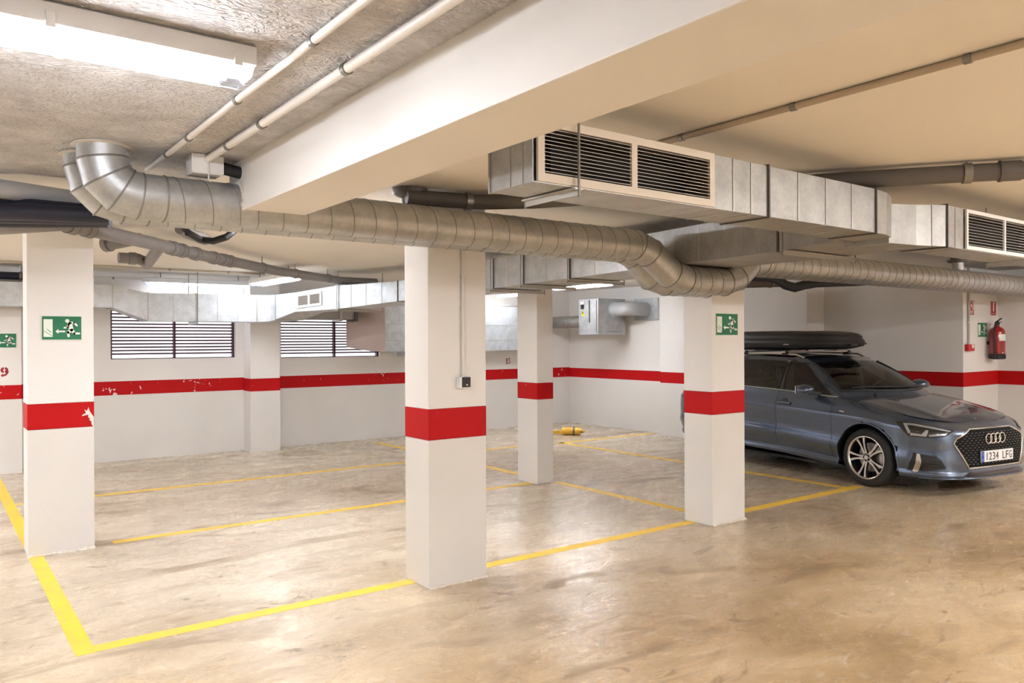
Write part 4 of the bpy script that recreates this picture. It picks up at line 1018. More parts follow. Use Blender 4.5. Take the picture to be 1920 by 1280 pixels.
# greenhouse
def base_pt(u):      # u 0..1 front, 1..2 side, 2..3 rear
    if u <= 1:
        x = .72*math.sin(u*PI/2)**.9; y = cowl_y(x); return Vector((-x, y, hood_z(x, y)+.002))
    if u <= 2:
        y = .40+(u-1)*2.58; w = cub(W_, y)-cub(TR[-1][1], y); e = .72+(w-.72)*min(1, (u-1)/.05); return Vector((-e, y, cub(TR[-1][0], y)+.001))
    q = u-2; x = .797*math.cos(q*PI/2)**.45; return Vector((-x, 2.98+.20*math.sin(q*PI/2)**.9, 1.02))
def roof_pt(u):
    if u <= 1:
        x = .545*math.sin(u*PI/2)**.9; return Vector((-x, 1.0+.07*(x/.545)**2, 1.372-.020*(x/.545)**2))
    if u <= 2:
        yb = .40+(u-1)*2.58; y = cub([(.40, 1.07), (.8, 1.15), (1.25, 1.30), (2.1, 2.08), (2.98, 2.76)], yb)
        w = cub([(1.07, .545), (1.3, .572), (2.0, .572), (2.8, .52)], y); return Vector((-w, y, cub([(1.0, 1.352), (1.3, 1.372), (1.8, 1.382), (2.3, 1.370), (2.8, 1.335)], y)))
    q = u-2; x = .52*math.cos(q*PI/2)**.45; return Vector((-x, 2.76+.12*math.sin(q*PI/2)**.9, 1.335))
US = [i/24 for i in range(24)]+[1+i/104 for i in range(104)]+[2+i/18 for i in range(19)]
VN = 16; gh = []
for v in range(VN+1):
    t = v/VN; row = []
    for u in US:
        a, b = base_pt(u), roof_pt(u); p = a.lerp(b, t)
        k = 4*t*(1-t)
        if u < 1: p += Vector((0, -.030, .034))*k*(.7+.3*(1-u))
        elif u <= 2: p.x -= .020*k*1.0
        else: p.y += .03*k
        row.append(p)
    gh.append(row)
iA = 24; ub = lambda y: 24+round((y-.40)/2.58*104)
vW0, vW1 = 1, VN-2
holes = [(2, VN-2, 0, 22, 'windscreen', WGLASS, None)]
sw = [(ub(.50), ub(1.215)), (ub(1.30), ub(2.10)), (ub(2.17), ub(2.66))]
for (a, b) in sw: holes.append((vW0, vW1, a, b, 'side_window', SGLASS, None))
holes.append((4, VN-3, 24+104+4, len(US)-1, 'rear_window', SGLASS, None))
def inhole(i, j): return any(h[0] <= i < h[1] and h[2] <= j < h[3] for h in holes)
for name, test in (('pillar_frame', lambda j: True),):
    bm = bmesh.new()
    for sgn in (1, -1):
        V = [[bm.verts.new((sgn*p.x, p.y, p.z)) for p in r] for r in gh]
        for i in range(VN):
            for j in range(len(US)-1):
                if not inhole(i, j): bm.faces.new([V[i][j], V[i][j+1], V[i+1][j+1], V[i+1][j]] if sgn < 0 else [V[i+1][j], V[i+1][j+1], V[i][j+1], V[i][j]])
    bmesh.ops.remove_doubles(bm, verts=bm.verts, dist=.0005)
    bmesh.ops.delete(bm, geom=[v for v in bm.verts if not v.link_faces], context='VERTS')
    for f in bm.faces:
        f.smooth = True
        c = f.calc_center_median()
        if abs(c.x) > .5 and c.z < 1.345 and ((1.19 < c.y < 1.33) or (2.0 < c.y < 2.25)): f.material_index = 1
    me = bpy.data.meshes.new(name); bm.to_mesh(me); bm.free(); me.materials.append(PAINT); me.materials.append(PBLK); link(name, me, car)
for (i0, i1, j0, j1, name, m_, _) in holes:
    if name == 'side_window':
        for sgn in (1, -1): quads(sub(gh, i0, i1, j0, j1, sgn), name, m_, car, mirror=False, weld=False, flip=sgn > 0)
    else: quads(sub(gh, i0, i1, j0, j1), name, m_, car, flip=True)
# roof skin
rows = []
for j, u in enumerate(US):
    p = gh[-1][j]; w = abs(p.x); cr = .036*min(1, w/.5); rows.append([Vector((-w+w*s/12, p.y, p.z+cr*(1-((1-s/12))**2))) for s in range(13)])
quads(rows, 'roof_panel', mat('black_roof_paint', (.012, .013, .016), .2, coat=1.), car, smooth=50)
# rubber and bright trims round the side glass
def trim_loop(i0, i1, j0, j1, sgn, r, m_, name, off=.003):
    pts = [gh[i0][j] for j in range(j0, j1+1)]+[gh[i][j1] for i in range(i0+1, i1+1)]+[gh[i1][j] for j in range(j1-1, j0-1, -1)]+[gh[i][j0] for i in range(i1-1, i0, -1)]
    MB().tube([Vector((sgn*(p.x-off), p.y, p.z)) for p in pts], r, 6, closed=True).build(name, m_, car, smooth=60)
for sgn in (1, -1):
    for (a, b) in sw: trim_loop(vW0, vW1, a, b, sgn, .008, PBLK, 'window_seal')
    MB().tube([Vector((sgn*(gh[0][j].x-.004), gh[0][j].y, gh[0][j].z+.006)) for j in range(ub(.46), ub(2.66), 2)], .006, 6).build('belt_trim', SILV, car, smooth=60)
# windscreen black border and wipers
for sgn in (1, -1):
    ed = [gh[i][22] for i in range(2, VN-1)]
    MB().tube([Vector((sgn*p.x, p.y-.002, p.z)) for p in ed], .016, 8).build('windscreen_seal', MBLK, car, smooth=60)
MB().tube([Vector((-p.x, p.y-.004, p.z)) for p in gh[2][22:0:-1]]+[Vector((p.x, p.y-.004, p.z)) for p in gh[2][0:23]], .014, 8).build('cowl_panel', MBLK, car, smooth=60)
for (x0, x1) in ((-.60, .02), (-.02, .52)):
    pts = [Vector((x0+(x1-x0)*i/8, cowl_y(x0+(x1-x0)*i/8)+.02+.02*math.sin(i/8*PI), hood_z(x0+(x1-x0)*i/8, .2)*0+.955+.055*1)) for i in range(9)]
    pts = []
    for i in range(9):
        x = x0+(x1-x0)*i/8; u = min(.98, abs(x)/.72); uu = math.asin(u**(1/.9))/(PI/2); a, b = base_pt(uu), roof_pt(uu); t_ = .17+.02*math.sin(i/8*PI)
        p = a.lerp(b, t_); k = 4*t_*(1-t_); p += Vector((0, -.030, .034))*k*(.7+.3*(1-uu)); p += Vector((0, -.012, .008)); pts.append(Vector((x, p.y, p.z)))
    MB().tube(pts, .007, 6).build('wiper', MBLK, car, smooth=60)
MB().lathe([(.012, 0), (.012, .02)], (-.45, .2, .97), (0, -.4, 1), 10).build('wiper_pivot', MBLK, car)
# full-shell BVH for draping details
bm = bmesh.new()
for sgn in (1, -1):
    for rows_ in (lower, gh):
        V = [[bm.verts.new((sgn*p.x, p.y, p.z)) for p in r] for r in rows_]
        for i in range(len(rows_)-1):
            for j in range(len(rows_[0])-1): bm.faces.new([V[i][j], V[i][j+1], V[i+1][j+1], V[i+1][j]])
rows = [[Vector((p.x*(1-s/12), p.y, hood_z(p.x*(1-s/12), p.y))) for s in range(25)] for p in (top[j] for j in jh)]
V = [[bm.verts.new(p) for p in r] for r in rows]
for i in range(len(rows)-1):
    for j in range(24): bm.faces.new([V[i][j], V[i][j+1], V[i+1][j+1], V[i+1][j]])
bm.normal_update(); BV = BVHTree.FromBMesh(bm); bm.free()
def px_local(x, y):
    d = _r*((x-960)/FPX) - _u*((y-640)/FPX) + _f
    return CARI @ CAMP, (CARI.to_3x3() @ d).normalized()
def hit(o, d):
    h = BV.ray_cast(o, d)
    if h[0] is None: return None, None
    n = h[1] if h[1].dot(d) < 0 else -h[1]
    return h[0], n
def cdt(poly, step):
    if sum(poly[i][0]*poly[(i+1) % len(poly)][1]-poly[(i+1) % len(poly)][0]*poly[i][1] for i in range(len(poly))) < 0: poly = poly[::-1]
    xs = [p[0] for p in poly]; ys = [p[1] for p in poly]; bd = []
    for i in range(len(poly)):
        a = Vector(poly[i]); b = Vector(poly[(i+1) % len(poly)]); k = max(1, int((b-a).length/step))
        for s in range(k): bd.append(a.lerp(b, s/k))
    nb = len(bd); pts = list(bd); x = min(xs)+step/2
    while x < max(xs):
        y = min(ys)+step/2
        while y < max(ys): pts.append(Vector((x, y))); y += step
        x += step
    V, E_, F, *_ = delaunay_2d_cdt(pts, [], [list(range(nb))], 1, 1e-6)
    return V, F, nb, bd
def drape_px(poly, off, name, m_, step=3.0, mirror=True, rim=None, rimr=.004, depth=.006):
    """outline traced in the photograph laid on the car's real surface; mirrored to the other side"""
    V, F, nb, bd = cdt([Vector(p) for p in poly], step); P = []
    for v in V:
        o, d = px_local(v.x, v.y); p, n = hit(o, d); P.append(None if p is None else p+n*off)
    return finish(P, F, [px_local(b.x, b.y) for b in bd], off, name, m_, mirror, rim, rimr)
def drape_front(poly, off, name, m_, step=.03, mirror=False, rim=None, rimr=.004):
    V, F, nb, bd = cdt([Vector(p) for p in poly], step); P = []
    ray = lambda v: (Vector((v.x, -3, v.y)), Vector((0, 1, 0)))
    for v in V:
        p, n = hit(*ray(v)); P.append(None if p is None else p+n*off)
    return finish(P, F, [ray(b) for b in bd], off, name, m_, mirror, rim, rimr)
def drape_side(poly, off, name, m_, step=.03, mirror=True, rim=None, rimr=.004):
    V, F, nb, bd = cdt([Vector(p) for p in poly], step); P = []
    ray = lambda v: (Vector((-3, v.x, v.y)), Vector((1, 0, 0)))
    for v in V:
        p, n = hit(*ray(v)); P.append(None if p is None else p+n*off)
    return finish(P, F, [ray(b) for b in bd], off, name, m_, mirror, rim, rimr)
def finish(P, F, brays, off, name, m_, mirror, rim, rimr):
    keep = [f for f in F if all(P[i] is not None for i in f)]; idx = {}; vs = []; fs = []
    for f in keep:
        for i in f:
            if i not in idx: idx[i] = len(vs); vs.append(P[i])
        fs.append(tuple(idx[i] for i in f))
    out = []
    if not fs: return out
    nn_ = Vector()
    for f in fs: nn_ += (vs[f[1]]-vs[f[0]]).cross(vs[f[2]]-vs[f[0]])
    dd_ = brays[0][1]
    if nn_.dot(dd_) > 0: fs = [f[::-1] for f in fs]
    for sgn in ((1, -1) if mirror else (1,)):
        out.append(MB().add([Vector((sgn*v.x, v.y, v.z)) for v in vs], fs if sgn > 0 else [f[::-1] for f in fs]).build(name, m_, car, smooth=60, fix=False))
        if rim:
            pts = []
            for r_ in brays:
                p, n = hit(*r_)
                if p is not None: pts.append(Vector((sgn*(p+n*off).x, (p+n*off).y, (p+n*off).z)))
            MB().tube(pts, rimr, 6, closed=True).build(name+'_rim', rim, car, smooth=60)
    return out
def seam_side(pts, r=.0026, name='panel_gap', m_=BLACK, off=0., step=.02, mirror=True):
    P = []
    for i in range(len(pts)-1):
        a, b = Vector(pts[i]), Vector(pts[i+1]); k = max(1, int((b-a).length/step))
        for s in range(k+(i == len(pts)-2)):
            v = a.lerp(b, s/k); p, n = hit(Vector((-3, v.x, v.y)), Vector((1, 0, 0)))
            if p is not None: P.append(p+n*off)
    for sgn in ((1, -1) if mirror else (1,)): MB().tube([Vector((sgn*p.x, p.y, p.z)) for p in P], r, 6).build(name, m_, car, smooth=60)
# door gaps
y1_, y2_, y3_ = YS_[J1-NF-1], YS_[J2-NF-1], YS_[J3-NF-1]
seam_side([(y1_, .93), (y1_, .30), (y1_+.02, .275)]); seam_side([(y2_, .97), (y2_, .325)]); seam_side([(y3_, .99), (y3_, .62), (y3_-.12, .40), (y3_-.16, .345)])
seam_side([(y1_, .272), (y2_, .312), (y3_-.16, .345)])
# bonnet shut line
for sgn in (1, -1):
    pts = []
    for i in range(22):
        y = -.40+(.36+.40)*i/21; w = cub(W_, y)-cub(TR[-1][1], y)
        x = (w-.035)*min(1, 1); pts.append(Vector((sgn*-x, y, hood_z(x, y)+.0005)))
    MB().tube(pts, .0026, 6).build('panel_gap', BLACK, car, smooth=60)
# wheel-arch lips and dark liners
for a, b, r in ARCH:
    for sgn in (1, -1):
        pts = []; rows = [[], [], []]
        for i in range(41):
            an = R(-14)+R(208)*i/40; y = a+r*math.cos(an); z = b+r*math.sin(an)
            p, n = hit(Vector((-3, a+(r+.012)*math.cos(an), b+(r+.012)*math.sin(an))), Vector((1, 0, 0)))
            if p is None: continue
            pts.append(Vector((sgn*(p.x-.001), y, z)))
            rows[0].append(Vector((sgn*(p.x+.004), y, z))); rows[1].append(Vector((sgn*(p.x+.02), a+(r+.004)*math.cos(an), b+(r+.004)*math.sin(an)))); rows[2].append(Vector((sgn*.52, a+(r+.012)*math.cos(an), b+(r+.012)*math.sin(an))))
        MB().tube(pts, .009, 8).build('arch_lip', PAINT, car, smooth=60)
        MB().grid(rows).build('arch_liner', MBLK, car, smooth=60)
MB().box(-.70, .70, -.62, 3.1, .13, .16).build('underbody', MBLK, car)
for sgn in (1, -1):
    MB().box(min(sgn*.50, sgn*.54), max(sgn*.50, sgn*.54), -.42, .42, .15, .66).build('wheel_well_wall', MBLK, car); MB().box(min(sgn*.50, sgn*.54), max(sgn*.50, sgn*.54), 2.24, 3.04, .15, .66).build('wheel_well_wall', MBLK, car)

# wheels
def wheel(yc, sgn, spin):
    wn = bpy.data.objects.new('wheel', None); COL.objects.link(wn); wn.parent = car
    o = Vector((sgn*-.872, yc, .314)); ax = Vector((sgn*1, 0, 0)); wn.location = o
    def lz(name, prof, m_, n=48, sm=40, caps=True): return MB().lathe([(r_, h) for r_, h in prof], (0, 0, 0), ax, n, ref=(0, 0, 1), caps=caps).build(name, m_, wn, smooth=sm)
    lz('tyre', [(.226, .012), (.232, .004), (.25, -.001), (.275, .002), (.298, .014), (.309, .030), (.313, .045), (.314, .10), (.313, .165), (.305, .19), (.28, .205), (.23, .205)], TYRE, caps=False)
    lz('rim_edge', [(.232, .006), (.233, .002), (.226, .001), (.218, .006), (.214, .016)], ALLOY, caps=False)
    lz('rim_barrel', [(.216, .014), (.206, .05), (.20, .19)], RIMD, caps=False)
    lz('brake_disc', [(.05, .095), (.155, .095), (.155, .11), (.05, .11)], STEEL)
    ex = Vector((0, 1, 0)); ez = Vector((0, 0, 1))
    lz('hub', [(.0001, .012), (.026, .012), (.03, .016), (.046, .02), (.056, .03), (.056, .08)], RIMD, 24); lz('hub_cap', [(.0001, .008), (.022, .009), (.024, .013)], SILV, 20)
    def P(r_, a, h): return ax*h + ez*(r_*math.cos(a))+ex*(r_*math.sin(a))
    for k in range(5):
        a0 = spin+2*PI*k/5
        for s in (-1, 1):
            A = [(.040, a0+s*.30, .020), (.10, a0+s*.155, .017), (.16, a0+s*.165, .015), (.217, a0+s*.205, .012)]
            wd = [.012, .0095, .010, .014]; mb = MB(); md_ = MB(); L_ = []; 
            for i, (r_, a, h) in enumerate(A):
                t = P(1, a+PI/2, 0); p = P(r_, a, h); w2 = wd[i]
                L_.append([p-t*w2, p+t*w2, p+t*w2*1.25+ax*.03, p-t*w2*1.25+ax*.03])
            mb.grid([[r_[0] for r_ in L_], [r_[1] for r_ in L_]]).build('spoke', ALLOY, wn, smooth=30)
            md_.grid([[r_[q] for r_ in L_] for q in (1, 2, 3, 0)]).build('spoke_side', RIMD, wn, smooth=30)
        # dark web between the twin spokes near the hub
        a = a0; mb = MB().add([P(.04, a-.3, .03), P(.04, a+.3, .03), P(.085, a+.2, .03), P(.085, a-.2, .03)], [(0, 1, 2, 3)]); mb.build('spoke_web', RIMD, wn)
        MB().lathe([(.007, 0), (.006, -.008), (.001, -.009)], P(.036, a0+PI/5, .022), ax, 8).build('wheel_bolt', SILV, wn)
    MB().bar(Vector((sgn*.085, -.15, .06)), Vector((sgn*.085, -.15, -.06)), .06, .05).build('brake_caliper', STEEL, wn, bevel=.008)
    return wn
for (yc, sg, sp_) in ((0, 1, .35), (0, -1, .1), (2.64, 1, .6), (2.64, -1, .2)): wheel(yc, sg, sp_)

# ---- front face
GP = [(-.335, .668), (.335, .668), (.545, .585), (.575, .535), (.425, .285), (-.425, .285), (-.575, .535), (-.545, .585)]
drape_front(GP, .004, 'radiator_grille', mat('grille_black', (.006, .006, .006), .75, spec=.15), rim=SILV, rimr=.0085)
mb = MB(); k = 0
z = .30
while z < .655:
    k += 1; x = -.60+.03*(k % 2)
    while x < .60:
        inside = True; n_ = len(GP)
        for i in range(n_):
            a, b = GP[i], GP[(i+1) % n_]
            if (b[0]-a[0])*(z-a[1])-(b[1]-a[1])*(x-a[0]) > -.016*math.hypot(b[0]-a[0], b[1]-a[1]): inside = False
        if inside and not (abs(x) < .275 and .335 < z < .452):
            p, n = hit(Vector((x, -3, z)), Vector((0, 1, 0)))
            if p is not None:
                p = p+n*.006; w2 = .013; h2 = .0032
                mb.hexa([p+Vector((-w2, .004, -h2)), p+Vector((w2, .004, -h2)), p+Vector((w2, .004, h2)), p+Vector((-w2, .004, h2)), p+Vector((-w2*.6, -.003, -h2*.5)), p+Vector((w2*.6, -.003, -h2*.5)), p+Vector((w2*.6, -.003, h2*.5)), p+Vector((-w2*.6, -.003, h2*.5))])
        x += .06
    z += .0235
o = mb.build('grille_studs', mat('grille_stud', (.25, .24, .22), .3, .7), car); o['kind'] = 'stuff'
p, n = hit(Vector((0, -3, .565)), Vector((0, 1, 0))); yg = p.y-.016
for i in range(4):
    cx = -.1125+.075*i; MB().tube([(cx+.050*math.cos(2*PI*q/28), yg, .570+.050*math.sin(2*PI*q/28)) for q in range(28)], .0065, 8, closed=True).build('emblem_ring', CHROME, car, smooth=60)
# number plate
py_ = hit(Vector((0, -3, .39)), Vector((0, 1, 0)))[0].y-.020
plt = MB().box(-.27, .27, py_, py_+.010, .338, .450).build('number_plate', mat('plate_white', (.80, .80, .80), .35), car, bevel=.003)
MB().box(-.268, -.222, py_-.0012, py_, .340, .448).build('plate_band', mat('plate_blue', (.015, .07, .42), .4), plt)
MB().box(-.276, .276, py_+.008, py_+.018, .332, .456).build('plate_holder', MBLK, car)
cw_ = .455/8
for ci, ch_ in enumerate('1234 LFG'):
    if ch_ == ' ': continue
    me = text_mesh(ch_, .118, .0006); o = link('plate_character', me, plt); me.materials.clear(); me.materials.append(BLACK)
    xs = [v.co.x for v in me.vertices]; zs = [v.co.y for v in me.vertices]; wd_ = max(xs)-min(xs)
    sx = (.012 if ch_ == '1' and wd_ < .03 else .026 if ch_ == '1' else .043)/wd_; sz = .078/(max(zs)-min(zs)); cxm = (max(xs)+min(xs))/2; czm = (max(zs)+min(zs))/2
    for v in me.vertices: v.co = Vector(((v.co.x-cxm)*sx-.205+cw_*(ci+.5), py_-.0014-v.co.z, (v.co.y-czm)*sz+.394))
# stars on the blue band (tiny ring of dots) and letter
mb = MB()
for i in range(12): a = 2*PI*i/12; mb.prism([(-.245+.012*math.cos(a)+.002*math.cos(q*PI/2), .42+.012*math.sin(a)+.002*math.sin(q*PI/2)) for q in range(4)], (0, py_-.0012, 0), (1, 0, 0), (0, 0, 1), (0, -1, 0), .0004)
mb.build('plate_stars', mat('star_yellow', (.8, .65, .05), .5), plt)
me = text_mesh('E', .03, .0004); o = link('plate_letter', me, plt); o.data.materials.clear(); o.data.materials.append(PLASTIC)
for v in me.vertices: v.co = Vector((v.co.x-.245, py_-.0014, v.co.y+.362))
# bonnet badge
MB().lathe([(.012, 0), (.010, .002)], (0, -.66, hood_z(0, -.66)), (0, -.3, 1), 14).build('bonnet_badge', SILV, car)
# headlamps, traced on the near side and mirrored
HL = [(1679, 789), (1696, 790.5), (1727, 794.5), (1752, 800), (1787.5, 807.5), (1773, 818), (1742, 820.5), (1704, 817), (1692, 805)]
drape_px(HL, .0015, 'headlamp_housing', LENSD, rim=MBLK, rimr=.004)
drape_px([(1693, 792.5), (1712, 794), (1745, 800), (1783, 808.3), (1781, 810.2), (1744, 803.5), (1712, 797.5), (1701, 796.5), (1708, 811), (1703, 812)], .005, 'daytime_light', LENS, step=2.)
drape_px([(1708, 811), (1728, 814), (1736, 806), (1741, 807), (1737, 818.5), (1706, 815.5)], .004, 'lamp_reflector', LENS, step=2.)
drape_px([(1741, 815), (1770, 813.2), (1777, 811), (1772, 816.5), (1742, 818.8)], .004, 'lamp_reflector', LENS, step=2.)
drape_px(HL, .010, 'headlamp_lens', HGLASS)
# side air intakes
FG = [(1712, 848.5), (1755, 856), (1765, 862), (1774, 878), (1768, 880), (1735, 884), (1701, 880), (1704, 866)]
drape_px(FG, .0015, 'side_intake', MBLK, rim=PAINT, rimr=.006)
drape_px([(1719, 850), (1725, 851), (1728, 866), (1722, 884), (1716, 885), (1711, 882), (1717, 866)], .010, 'intake_blade', SILV, step=2.5)
for yy_ in (864, 869, 874): drape_px([(1732, yy_), (1764, yy_+1), (1765, yy_+2.6), (1732, yy_+1.6)], .008, 'intake_slat', PBLK, step=2.)
# splitter
drape_front([(-.50, .215), (-.42, .245), (.42, .245), (.50, .215), (.44, .200), (-.44, .200)], .003, 'lower_intake', PBLK)
pts = []
for i in range(31):
    x = -.78+1.56*i/30; p, n = hit(Vector((x, -3, .185)), Vector((0, 1, 0)))
    if p is not None: pts.append(p+n*.006)
MB().tube(pts, .010, 8).build('splitter', PAINT, car, smooth=60)
# door handles
for (yh) in (1.14, 2.02):
    for sgn in (1, -1):
        p, n = hit(Vector((-3, yh, .838+.012*(yh-1.14))), Vector((1, 0, 0)))
        c = Vector((sgn*(p.x-.012), p.y, p.z))
        MB().bar(c+Vector((0, -.10, -.004)), c+Vector((0, .10, .002)), .024, .030).build('door_handle', PAINT, car, bevel=.008)
        MB().lathe([(.001, 0), (.05, .001), (.058, .003), (.06, .006)], Vector((sgn*(p.x-.004), p.y, p.z-.008)), Vector((sgn*1, 0, 0)), 18).build('handle_recess', MBLK, car)
# wing badge
p, n = hit(Vector((-3, .30, .79)), Vector((1, 0, 0)))
for sgn in (1, -1): MB().bar(Vector((sgn*(p.x-.002), .275, .79)), Vector((sgn*(p.x-.002), .335, .795)), .004, .010).build('wing_badge', SILV, car)
# door mirrors
for sgn in (1, -1):
    prof = []
    rows = []
    for i in range(13):
        t = i/12; x = .90+.225*t; k = math.sin(PI*min(1, .12+t*.80))**.55 if t < .99 else .30
        cy = .715-.03*t; cz = 1.012+.008*math.sin(PI*t); ry = .075*k+.012; rz_ = .060*k+.006; row = []
        for j in range(20):
            a = 2*PI*j/20; c_, s_ = math.cos(a), math.sin(a)
            row.append(Vector((sgn*-x, cy+(ry*(1.25 if c_ < 0 else .75))*c_, cz+rz_*(1 if s_ > 0 else .8)*s_)))
        rows.append(row)
    mb = MB().grid(rows, closed_u=True); nn = len(mb.v); mb.f.append(tuple(range(nn-20, nn))); mb.f.append(tuple(range(19, -1, -1)))
    o = mb.build('mirror_housing', PAINT, car, smooth=60)
    MB().bar(Vector((sgn*-.80, .66, .965)), Vector((sgn*-.945, .70, .975)), .06, .035).build('mirror_arm', MBLK, car, bevel=.01)
    MB().bar(Vector((sgn*-.91, .792, 1.012)), Vector((sgn*-1.09, .768, 1.015)), .012, .085, up=(0, 0, 1)).build('mirror_glass', CHROME, car, bevel=.004)
    drape_side([(.50, .945), (.70, .965), (.62, 1.03)], .004, 'mirror_triangle', PBLK, mirror=False) if sgn == 1 else None
# tail lamps
drape_side([(2.86, .78), (3.05, .79), (3.10, .94), (2.92, .95)], .002, 'tail_lamp', mat('tail_lamp_red', (.30, .006, .008), .15, coat=1.))
# cabin
MB().hexa([(-.70, .18, .80), (.70, .18, .80), (.70, .70, .78), (-.70, .70, .78), (-.66, .30, .94), (.66, .30, .94), (.66, .68, .93), (-.66, .68, .93)]).build('dashboard', CABIN, car, bevel=.03)
MB().box(-.78, .78, .3, 3.0, .24, .28).build('cabin_floor', CABIN, car)
sw_c = Vector((.36, .78, .93)); mb = MB(); axx = Vector((0, .9, .42)).normalized(); e1 = Vector((1, 0, 0)); e2 = axx.cross(e1)
mb.tube([sw_c+(e1*math.cos(2*PI*i/24)+e2*math.sin(2*PI*i/24))*.185 for i in range(24)], .014, 8, closed=True).build('steering_wheel', CABIN, car, smooth=60)
MB().bar(sw_c-e1*.18, sw_c+e1*.18, .05, .03).build('steering_spoke', CABIN, car, bevel=.008)
def seat(x, y):
    s = bpy.data.objects.new('seat', None); COL.objects.link(s); s.parent = car; s.location = (x, y, .28)
    MB().hexa([(-.25, -.28, 0), (.25, -.28, 0), (.25, .25, 0), (-.25, .25, 0), (-.24, -.28, .26), (.24, -.28, .26), (.24, .25, .20), (-.24, .25, .20)]).build('cushion', CABIN, s, bevel=.05, segs=3)
    MB().hexa([(-.25, .18, .15), (.25, .18, .15), (.25, .32, .15), (-.25, .32, .15), (-.20, .36, .78), (.20, .36, .78), (.20, .46, .78), (-.20, .46, .78)]).build('backrest', CABIN, s, bevel=.05, segs=3)
    MB().hexa([(-.13, .37, .80), (.13, .37, .80), (.13, .46, .80), (-.13, .46, .80), (-.11, .40, .98), (.11, .40, .98), (.11, .47, .98), (-.11, .47, .98)]).build('headrest', CABIN, s, bevel=.035, segs=3)
for (x, y) in ((-.37, 1.25), (.37, 1.25), (-.38, 2.05), (.38, 2.05)): seat(x, y)
MB().box(-.11, .11, .98, 1.02, 1.22, 1.29).build('rear_view_mirror', MBLK, car, bevel=.01)
MB().box(-.16, .16, .82, .98, 1.26, 1.275).build('sun_band', PBLK, car)
for sgn in (1, -1): MB().bar(Vector((sgn*.70, 1.25, .80)), Vector((sgn*.585, 1.30, 1.33)), .08, .05).build('inner_pillar', BEIGE, car)
MB().tube([(-.46, 1.62, 1.25), (-.50, 1.5, .9)], .01, 6).build('seat_belt', BEIGE, car)
# roof rails
for sgn in (1, -1):
    pts = []
    for i in range(30):
        t = i/29; y = 1.14+1.56*t; h = .030*min(1, math.sin(PI*t)*5)
        w = cub([(1.07, .545), (1.3, .572), (2.0, .572), (2.8, .52)], y)-.02; z = cub([(1.0, 1.352), (1.3, 1.372), (1.8, 1.382), (2.3, 1.370), (2.8, 1.335)], y)
        pts.append(Vector((sgn*-w, y, z+.006+h)))
    MB().tube(pts, .013, 8).build('roof_rail', SILV, car, smooth=60)

# ------------------------------------------------------------------ roof bars and roof box (things resting on the car)
def place(t): t.location = CAR_LOC; t.rotation_euler = (0, 0, CAR_RZ); return t
for i, y in enumerate((1.42, 2.12)):
    t = place(thing('roof_bar', ('front', 'rear')[i]+' silver roof bar clamped to the car rails', 'roof rack'))
    z = 1.438; MB().bar((-.60, y, z), (.60, y, z), .055, .022).build('bar', SILV, t, bevel=.009)
    for sgn in (-1, 1): MB().hexa([(sgn*.575, y-.05, 1.392), (sgn*.525, y-.05, 1.392), (sgn*.525, y+.05, 1.392), (sgn*.575, y+.05, 1.392), (sgn*.59, y-.03, 1.452), (sgn*.54, y-.03, 1.452), (sgn*.54, y+.03, 1.452), (sgn*.59, y+.03, 1.452)]).build('clamp_foot', MBLK, t, bevel=.008)
rb = place(thing('roof_box', 'long matt black roof box strapped on top of the car', 'roof box'))
BOX = mat('roof_box_plastic', (.020, .018, .017), .42, bump=.05, bscale=300)
BX0, BX1, BY0, BY1 = -.50, .46, .88, 2.78
def box_rows(levels):
    """levels: (z, inset, nose y)"""
    rows = []
    for (z, ins, yn, zn) in levels:
        row = []
        for i in range(57):
            t = i/56*2*PI; c_, s_ = math.cos(t), math.sin(t)
            e = lambda v, p: math.copysign(abs(v)**p, v)
            hx = (BX1-BX0)/2-ins; y0 = BY0+yn; y1 = BY1-ins; cx = (BX0+BX1)/2; cy = (y0+y1)/2; hy = (y1-y0)/2
            x = cx+hx*e(s_, .42); y = cy-hy*e(c_, .42)
            f = max(0, min(1, (y-BY0)/.75)); f = .54+.46*(1-(1-f)**2)
            bk = max(0, min(1, (BY1-y)/.55)); bk = 1-(1-bk)**2
            row.append(Vector((x, y, zn+(z-zn)*f*(.72+.28*bk) if z > zn else z+(zn-z)*(1-f)*1.2)))
        rows.append(row[:-1])
    return rows
lid = [(1.545, .0, .02, 1.530), (1.58, .006, .024, 1.555), (1.594, .016, .034, 1.56), (1.600, .024, .042, 1.562), (1.64, .030, .05, 1.58), (1.668, .040, .065, 1.60), (1.69, .065, .10, 1.608), (1.702, .105, .15, 1.612), (1.708, .16, .22, 1.614)]
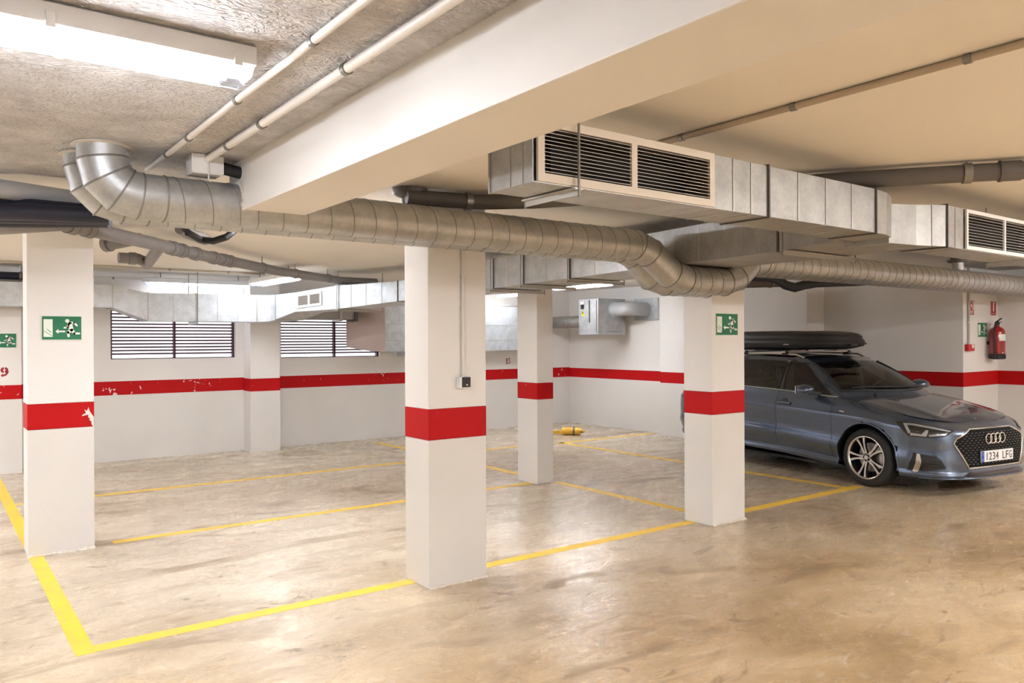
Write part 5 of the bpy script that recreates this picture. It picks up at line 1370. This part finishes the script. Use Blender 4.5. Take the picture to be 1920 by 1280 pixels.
rows = box_rows(lid); mb = MB().grid(rows, closed_u=True); nn = len(mb.v); mb.f.append(tuple(range(nn-56, nn))); mb.build('lid', BOX, rb, smooth=45)
base = [(1.543, .002, .02, 1.528), (1.52, .012, .03, 1.520), (1.50, .016, .06, 1.515), (1.475, .04, .14, 1.512), (1.455, .10, .26, 1.51)]
rows = box_rows(base); mb = MB().grid(rows, closed_u=True); nn = len(mb.v); mb.f.append(tuple(range(nn-56, nn))); mb.build('base_shell', BOX, rb, smooth=45)
for lv in ((1.598, .016, .036, 1.561), (1.652, .030, .055, 1.588), (1.508, .010, .045, 1.517)): MB().tube(box_rows([lv])[0], .005, 6, closed=True).build('moulded_rib', MBLK, rb, smooth=60)
rows = box_rows([(1.544, -.008, .012, 1.529)]); MB().tube(rows[0], .009, 8, closed=True).build('closing_edge', MBLK, rb, smooth=60)
for y in (1.42, 2.12):
    for sgn in (-1, 1): MB().box(sgn*.38-.05, sgn*.38+.05, y-.03, y+.03, 1.449, 1.46).build('mounting_claw', STEEL, rb, bevel=.003)
MB().box(BX0-.012, BX0+.01, 1.42, 1.50, 1.528, 1.548).build('lock', SILV, rb, bevel=.003); MB().box(BX0-.010, BX0+.01, 2.3, 2.38, 1.535, 1.555).build('lock', SILV, rb, bevel=.003)
MB().box(-.06, .06, BY0-.035, BY0+.03, 1.515, 1.535).build('nose_tab', MBLK, rb, bevel=.004)
# ------------------------------------------------------------------ put every thing's origin at its base
bpy.context.view_layer.update()
for o in list(bpy.data.objects):
    if o.parent is None and o.type == 'EMPTY' and o.children and o.location.length < 1e-9 and abs(o.rotation_euler.z) < 1e-9:
        lo = [1e9]*3; hi = [-1e9]*3
        def ext(q):
            for ch in q.children:
                if ch.type == 'MESH':
                    for c_ in ch.bound_box:
                        v = ch.matrix_world @ Vector(c_)
                        for i in range(3): lo[i] = min(lo[i], v[i]); hi[i] = max(hi[i], v[i])
                ext(ch)
        ext(o)
        base = Vector(((lo[0]+hi[0])/2, (lo[1]+hi[1])/2, lo[2]))
        o.location = base
        for ch in o.children: ch.location = ch.location-base
